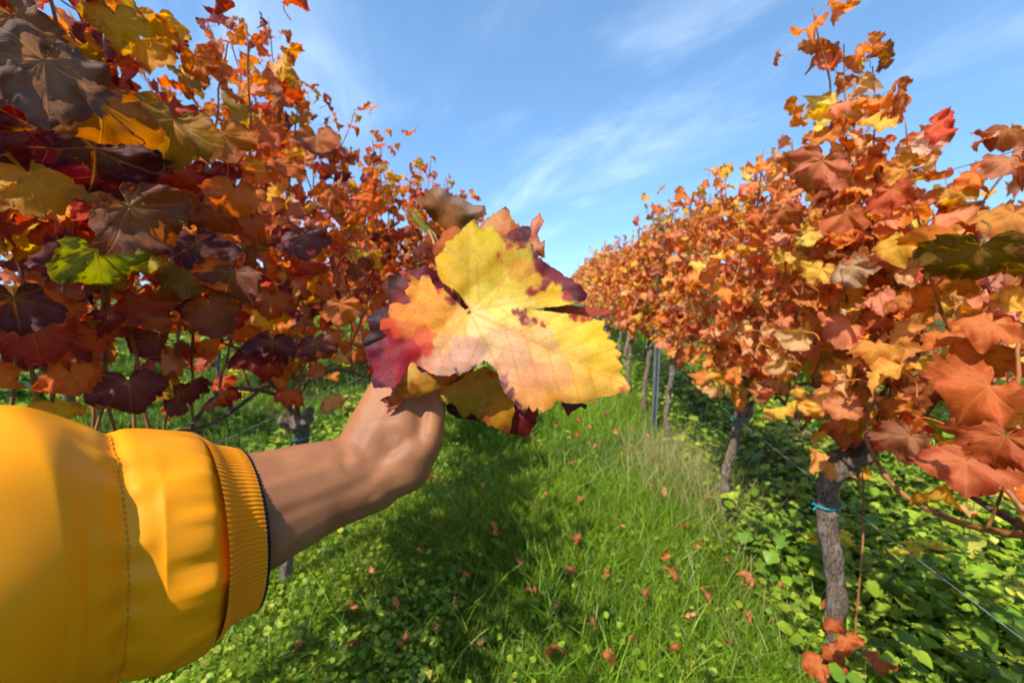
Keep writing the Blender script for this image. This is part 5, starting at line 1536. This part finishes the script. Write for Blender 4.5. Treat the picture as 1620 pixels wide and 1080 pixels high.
# ribbed cuff with a navy edge
crow = [(318, 847, 0.285, 154), (328, 845, 0.2875, 148), (342, 842, 0.291, 137), (358, 839, 0.296, 131), (370, 837, 0.299, 127), (380, 836, 0.302, 124)]
cc, cr_ = centre_line(crow, 6)
RIBS = 124
def rib_mod(i, ang): return 1 + 0.0075 * np.cos(ang * RIBS) + 0.010 * np.sin(ang * 3 + 1) * min(1, i / 20)
AX = cc[-1] - cc[0]
Vc, Fc = loft(cc, cr_, cr_ * 0.97, RIBS * 6, rib_mod, AX)
# turn the knit in at its end so it has a thickness
cuff = put('cuff', np_mesh('cuff', Vc, Fc, [M_cuff]), person)
erow = [(380, 836, 0.302, 124), (382, 835.8, 0.3025, 124.2), (384, 835.4, 0.303, 122.5), (384.6, 835.2, 0.3032, 119), (387, 834.8, 0.3038, 114), (372, 837, 0.2995, 112)]
ec, er_ = centre_line(erow, 4)
Ve, Fe = loft(ec, er_, er_ * 0.97, RIBS * 6, lambda i, ang: 1 + 0.0075 * np.cos(ang * RIBS) + 0.010 * np.sin(ang * 3 + 1), AX)
put('cuff_edge', np_mesh('cuff_edge', Ve, Fe, [M_navy]), person)

# ------------------------------------------------------------------ flowering mustard
PET = []
for i in range(3):
    r_ = np.random.default_rng(700 + i)
    pl = Pile()
    for k_i in range(16):
        a = r_.uniform(0, 6.28); rad = r_.uniform(0, 0.016)
        c = np.array([math.cos(a) * rad, math.sin(a) * rad, 0.006 * r_.uniform(-1, 1) - rad * 0.5])
        for q in range(4):
            b = q * math.pi / 2 + a
            d = np.array([math.cos(b), math.sin(b), 0.25]); e = np.array([-math.sin(b), math.cos(b), 0])
            pl.add(np.array([c, c + d * 0.0045 - e * 0.0028, c + d * 0.0068, c + d * 0.0045 + e * 0.0028]), [np.array([[0, 1, 2, 3]])])
    PET.append(pl.mesh('blossom', [M_petal]))
def mustard(x, y, top, label, i, heads=1, lateral=0.05):
    z = gz(x, y)
    o = empty('mustard_plant', (x, y, z))
    tag(o, label, 'wildflower', 'yellow flowering mustard')
    r_ = random.Random(900 + i)
    tips = []
    for h in range(heads):
        a = r_.uniform(0, 6.28); rr2 = 0 if heads == 1 else r_.uniform(0.02, lateral + 0.02)
        tips.append(np.array([x + math.cos(a) * rr2, y + math.sin(a) * rr2, top - r_.uniform(0, 0.05) * (h > 0)]))
        path = catmull([np.array([x, y, z]), np.array([x, y, z]) * 0.5 + tips[-1] * 0.5 + np.array([r_.uniform(-.015, .015), r_.uniform(-.015, .015), 0]), tips[-1]], 4)
        stem_o = put('stem', np_mesh('stem', *tube(path, np.linspace(0.0026, 0.0014, len(path)), 5), [M_stem]), o)
        b = bpy.data.objects.new('blossom', PET[(i + h) % 3]); link(b, stem_o)
        b.location = Vector(tips[-1])
        b.rotation_euler = (r_.uniform(-.3, .3), r_.uniform(-.3, .3), r_.uniform(0, 6))
        b.scale = (3.0,) * 3
    V0, F0_ = TW[1]
    for q in range(4):
        t = 0.2 + 0.18 * q
        a = q * 2.4 + i
        p0 = np.array([x, y, z + (top - z) * t])
        V, F, C = leaf_cloud(p0[None], np.array([a]), np.array([0.3]), np.array([0.2]), np.array([0.11 - 0.018 * q]), TW[1], np.array([[0.15, 0.30, 0.03]]))
        me = np_mesh('leaf', V, [F], [M_weed]); set_attr(me, 'Col', 'FLOAT_COLOR', np.hstack([C, np.ones((len(C), 1))]))
        put('leaf', me, o)
ML = [((160, 553), 3.1, 1, 'flowering mustard highest up, nearest the left edge of the bank'), ((190, 544), 3.2, 1, 'flowering mustard just beside the highest one on the bank'), ((208, 612), 2.4, 2, 'flowering mustard with the biggest yellow head above the sleeve'), ((154, 615), 2.5, 1, 'flowering mustard left of the biggest yellow head'), ((133, 600), 2.6, 1, 'small flowering mustard nearest the dark curved trunk'), ((231, 584), 2.7, 1, 'single yellow mustard flower up the bank above the biggest head'),
      ((262, 606), 2.3, 2, 'twin yellow mustard heads just left of the red hanging leaf'), ((253, 628), 2.3, 1, 'mustard flower just below the twin heads'), ((374, 613), 2.3, 2, 'mustard flower among the red leaves over the sleeve'), ((376, 581), 2.6, 1, 'mustard flower showing below the purple leaf of the left vine'), ((154, 643), 2.3, 1, 'faint mustard flower right above the sleeve seam'), ((520, 590), 3.4, 1, 'mustard flower left of the wrist behind the thin cane'), ((556, 566), 3.6, 2, 'mustard flowers nearest the plum dark edge of the bunch')]
for i, ((u, w), yy, hd, lab) in enumerate(ML):
    q = PY(u, w, yy)
    mustard(q.x, q.y, q.z, lab, i, hd)
MR = [((1200, 562), 4.2, 1, 'mustard flower under the right canopy beyond the second trunk'), ((1120, 612), 3.8, 1, 'yellow mustard flower between the steel post and the second trunk'), ((1142, 608), 3.9, 1, 'mustard flower just left of the slender leaning trunk top'), ((1375, 640), 2.1, 1, 'mustard flower beside the top of the arching bare cane'), ((1560, 632), 2.0, 2, 'mustard flower behind the large rust leaf at the right edge'), ((1455, 848), 1.75, 2, 'mustard flower low beneath the arching bare cane'), ((1335, 845), 1.9, 1, 'mustard flower peeping out right behind the thick trunk'), ((1293, 845), 1.9, 1, 'mustard flower left of the thick front trunk')]
for i, ((u, w), yy, hd, lab) in enumerate(MR):
    q = PY(u, w, yy)
    mustard(q.x, q.y, q.z, lab, 30 + i, hd)

# ------------------------------------------------------------------ fallen leaves on the grass
FALL = [leaf_mesh('fallen_leaf', 400 + i, 30, 3, c, w, f, lb, 0.1, True, M_leaf) for i, (c, w, f, lb) in enumerate([(1.6, 0.3, 0.5, 0.6), (2.4, 0.35, 0.7, 0.8), (1.0, 0.4, -0.4, 0.9), (-1.4, 0.35, 0.6, 0.7), (2.0, 0.45, 0.3, 0.3)])]
TAN = [lin(*c) for c in ((220, 152, 104), (206, 124, 78), (226, 170, 120), (186, 110, 76), (210, 132, 66), (166, 94, 64))]
def fallen(u, w, size, label, group=None, lift=0.085):
    q = PG(u, w)
    o = bpy.data.objects.new('fallen_leaf', FALL[rng.integers(len(FALL))])
    COL.objects.link(o)
    o.location = (q.x, q.y, gz(q.x, q.y) + lift + rng.uniform(0, 0.02))
    o.rotation_euler = (rng.normal(0, 0.5), rng.normal(0, 0.5), rng.uniform(0, 6.28))
    o.scale = (size * 1.15,) * 3
    o.color = (*np.clip(np.array(TAN[rng.integers(len(TAN))]) * rng.uniform(1.0, 1.35), 0, 1), 1)
    tag(o, label, 'fallen leaf', group or 'fallen leaves on the grass')
for (u, w, sz, lab) in [
    (684, 778, 0.036, 'upright orange fallen leaf in the grass just right of the wrist'), (716, 800, 0.026, 'small curled fallen leaf right below the upright one near the wrist'), (666, 901, 0.028, 'flat tan fallen leaf alone in grass below the hand'), (590, 932, 0.026, 'fallen leaf nearest the dark trampled patch on the left'),
    (916, 880, 0.044, 'three-pointed pinkish fallen leaf in the middle of the grass'), (1052, 912, 0.032, 'upper of two overlapping fallen leaves right of centre'), (1066, 932, 0.040, 'lower, redder of two overlapping fallen leaves right of centre'), (1186, 938, 0.044, 'tan fallen leaf closest to the foot of the thick trunk'),
    (1052, 796, 0.042, 'dark-hearted fallen leaf left of the slender trunk foot'), (1114, 806, 0.038, 'reddish fallen leaf touching the slender trunk foot'), (1028, 786, 0.026, 'pale fallen leaf just left of the dark-hearted one'), (920, 812, 0.028, 'pale fallen leaf on its edge right of the sunny tuft'),
    (626, 986, 0.034, 'rust fallen leaf by the bare soil patch at bottom left'), (785, 858, 0.030, 'pinkish fallen leaf above the sunny grass tuft'), (783, 872, 0.024, 'small orange fallen leaf at the sunny grass tuft'), (1090, 1006, 0.036, 'fallen leaf half sunk in grass near the bottom right'),
    (965, 1066, 0.036, 'fallen leaf standing on edge at the bottom of the frame'), (868, 1054, 0.036, 'twisted orange fallen leaf at bottom centre'), (1016, 975, 0.028, 'small brown fallen leaf between the bottom leaves and the pair'), (720, 984, 0.024, 'tiny pink fallen leaf in the lower left grass'),
    (905, 748, 0.034, 'dull fallen leaf straight below the right half of the bunch'), (762, 786, 0.026, 'small fallen leaf below the deep red hanging leaf'), (905, 930, 0.028, 'dark red fallen leaf below the three-pointed one'), (1240, 962, 0.030, 'faded fallen leaf in the straw left of the thick trunk')]:
    fallen(u, w, sz, lab)
for (u, w) in [(914, 678), (930, 690), (972, 700), (986, 716), (1008, 722), (1022, 702), (1002, 690), (1044, 742), (956, 668), (880, 690), (1066, 724), (1030, 742), (846, 712), (940, 726), (1076, 758), (984, 742), (912, 706), (1000, 660), (940, 650)]:
    fallen(u, w, rng.uniform(0.030, 0.042), 'small dry leaf among those scattered on the far grass beside the steel post', 'scattered dry leaves on the far grass')
for (u, w) in [(1105, 880), (980, 850), (840, 960), (760, 1040), (560, 1040), (1150, 1040), (700, 850), (860, 800), (1000, 1030), (480, 1040), (1120, 960), (640, 1040), (820, 905), (940, 1010), (1060, 1050), (1180, 1000), (740, 930), (690, 1010), (880, 985), (1150, 900), (1010, 880), (560, 980), (1080, 850), (960, 930)]:
    fallen(u, w, rng.uniform(0.020, 0.032), 'small brown fallen leaf half buried in the near grass', 'small leaves half buried in the near grass', 0.06)
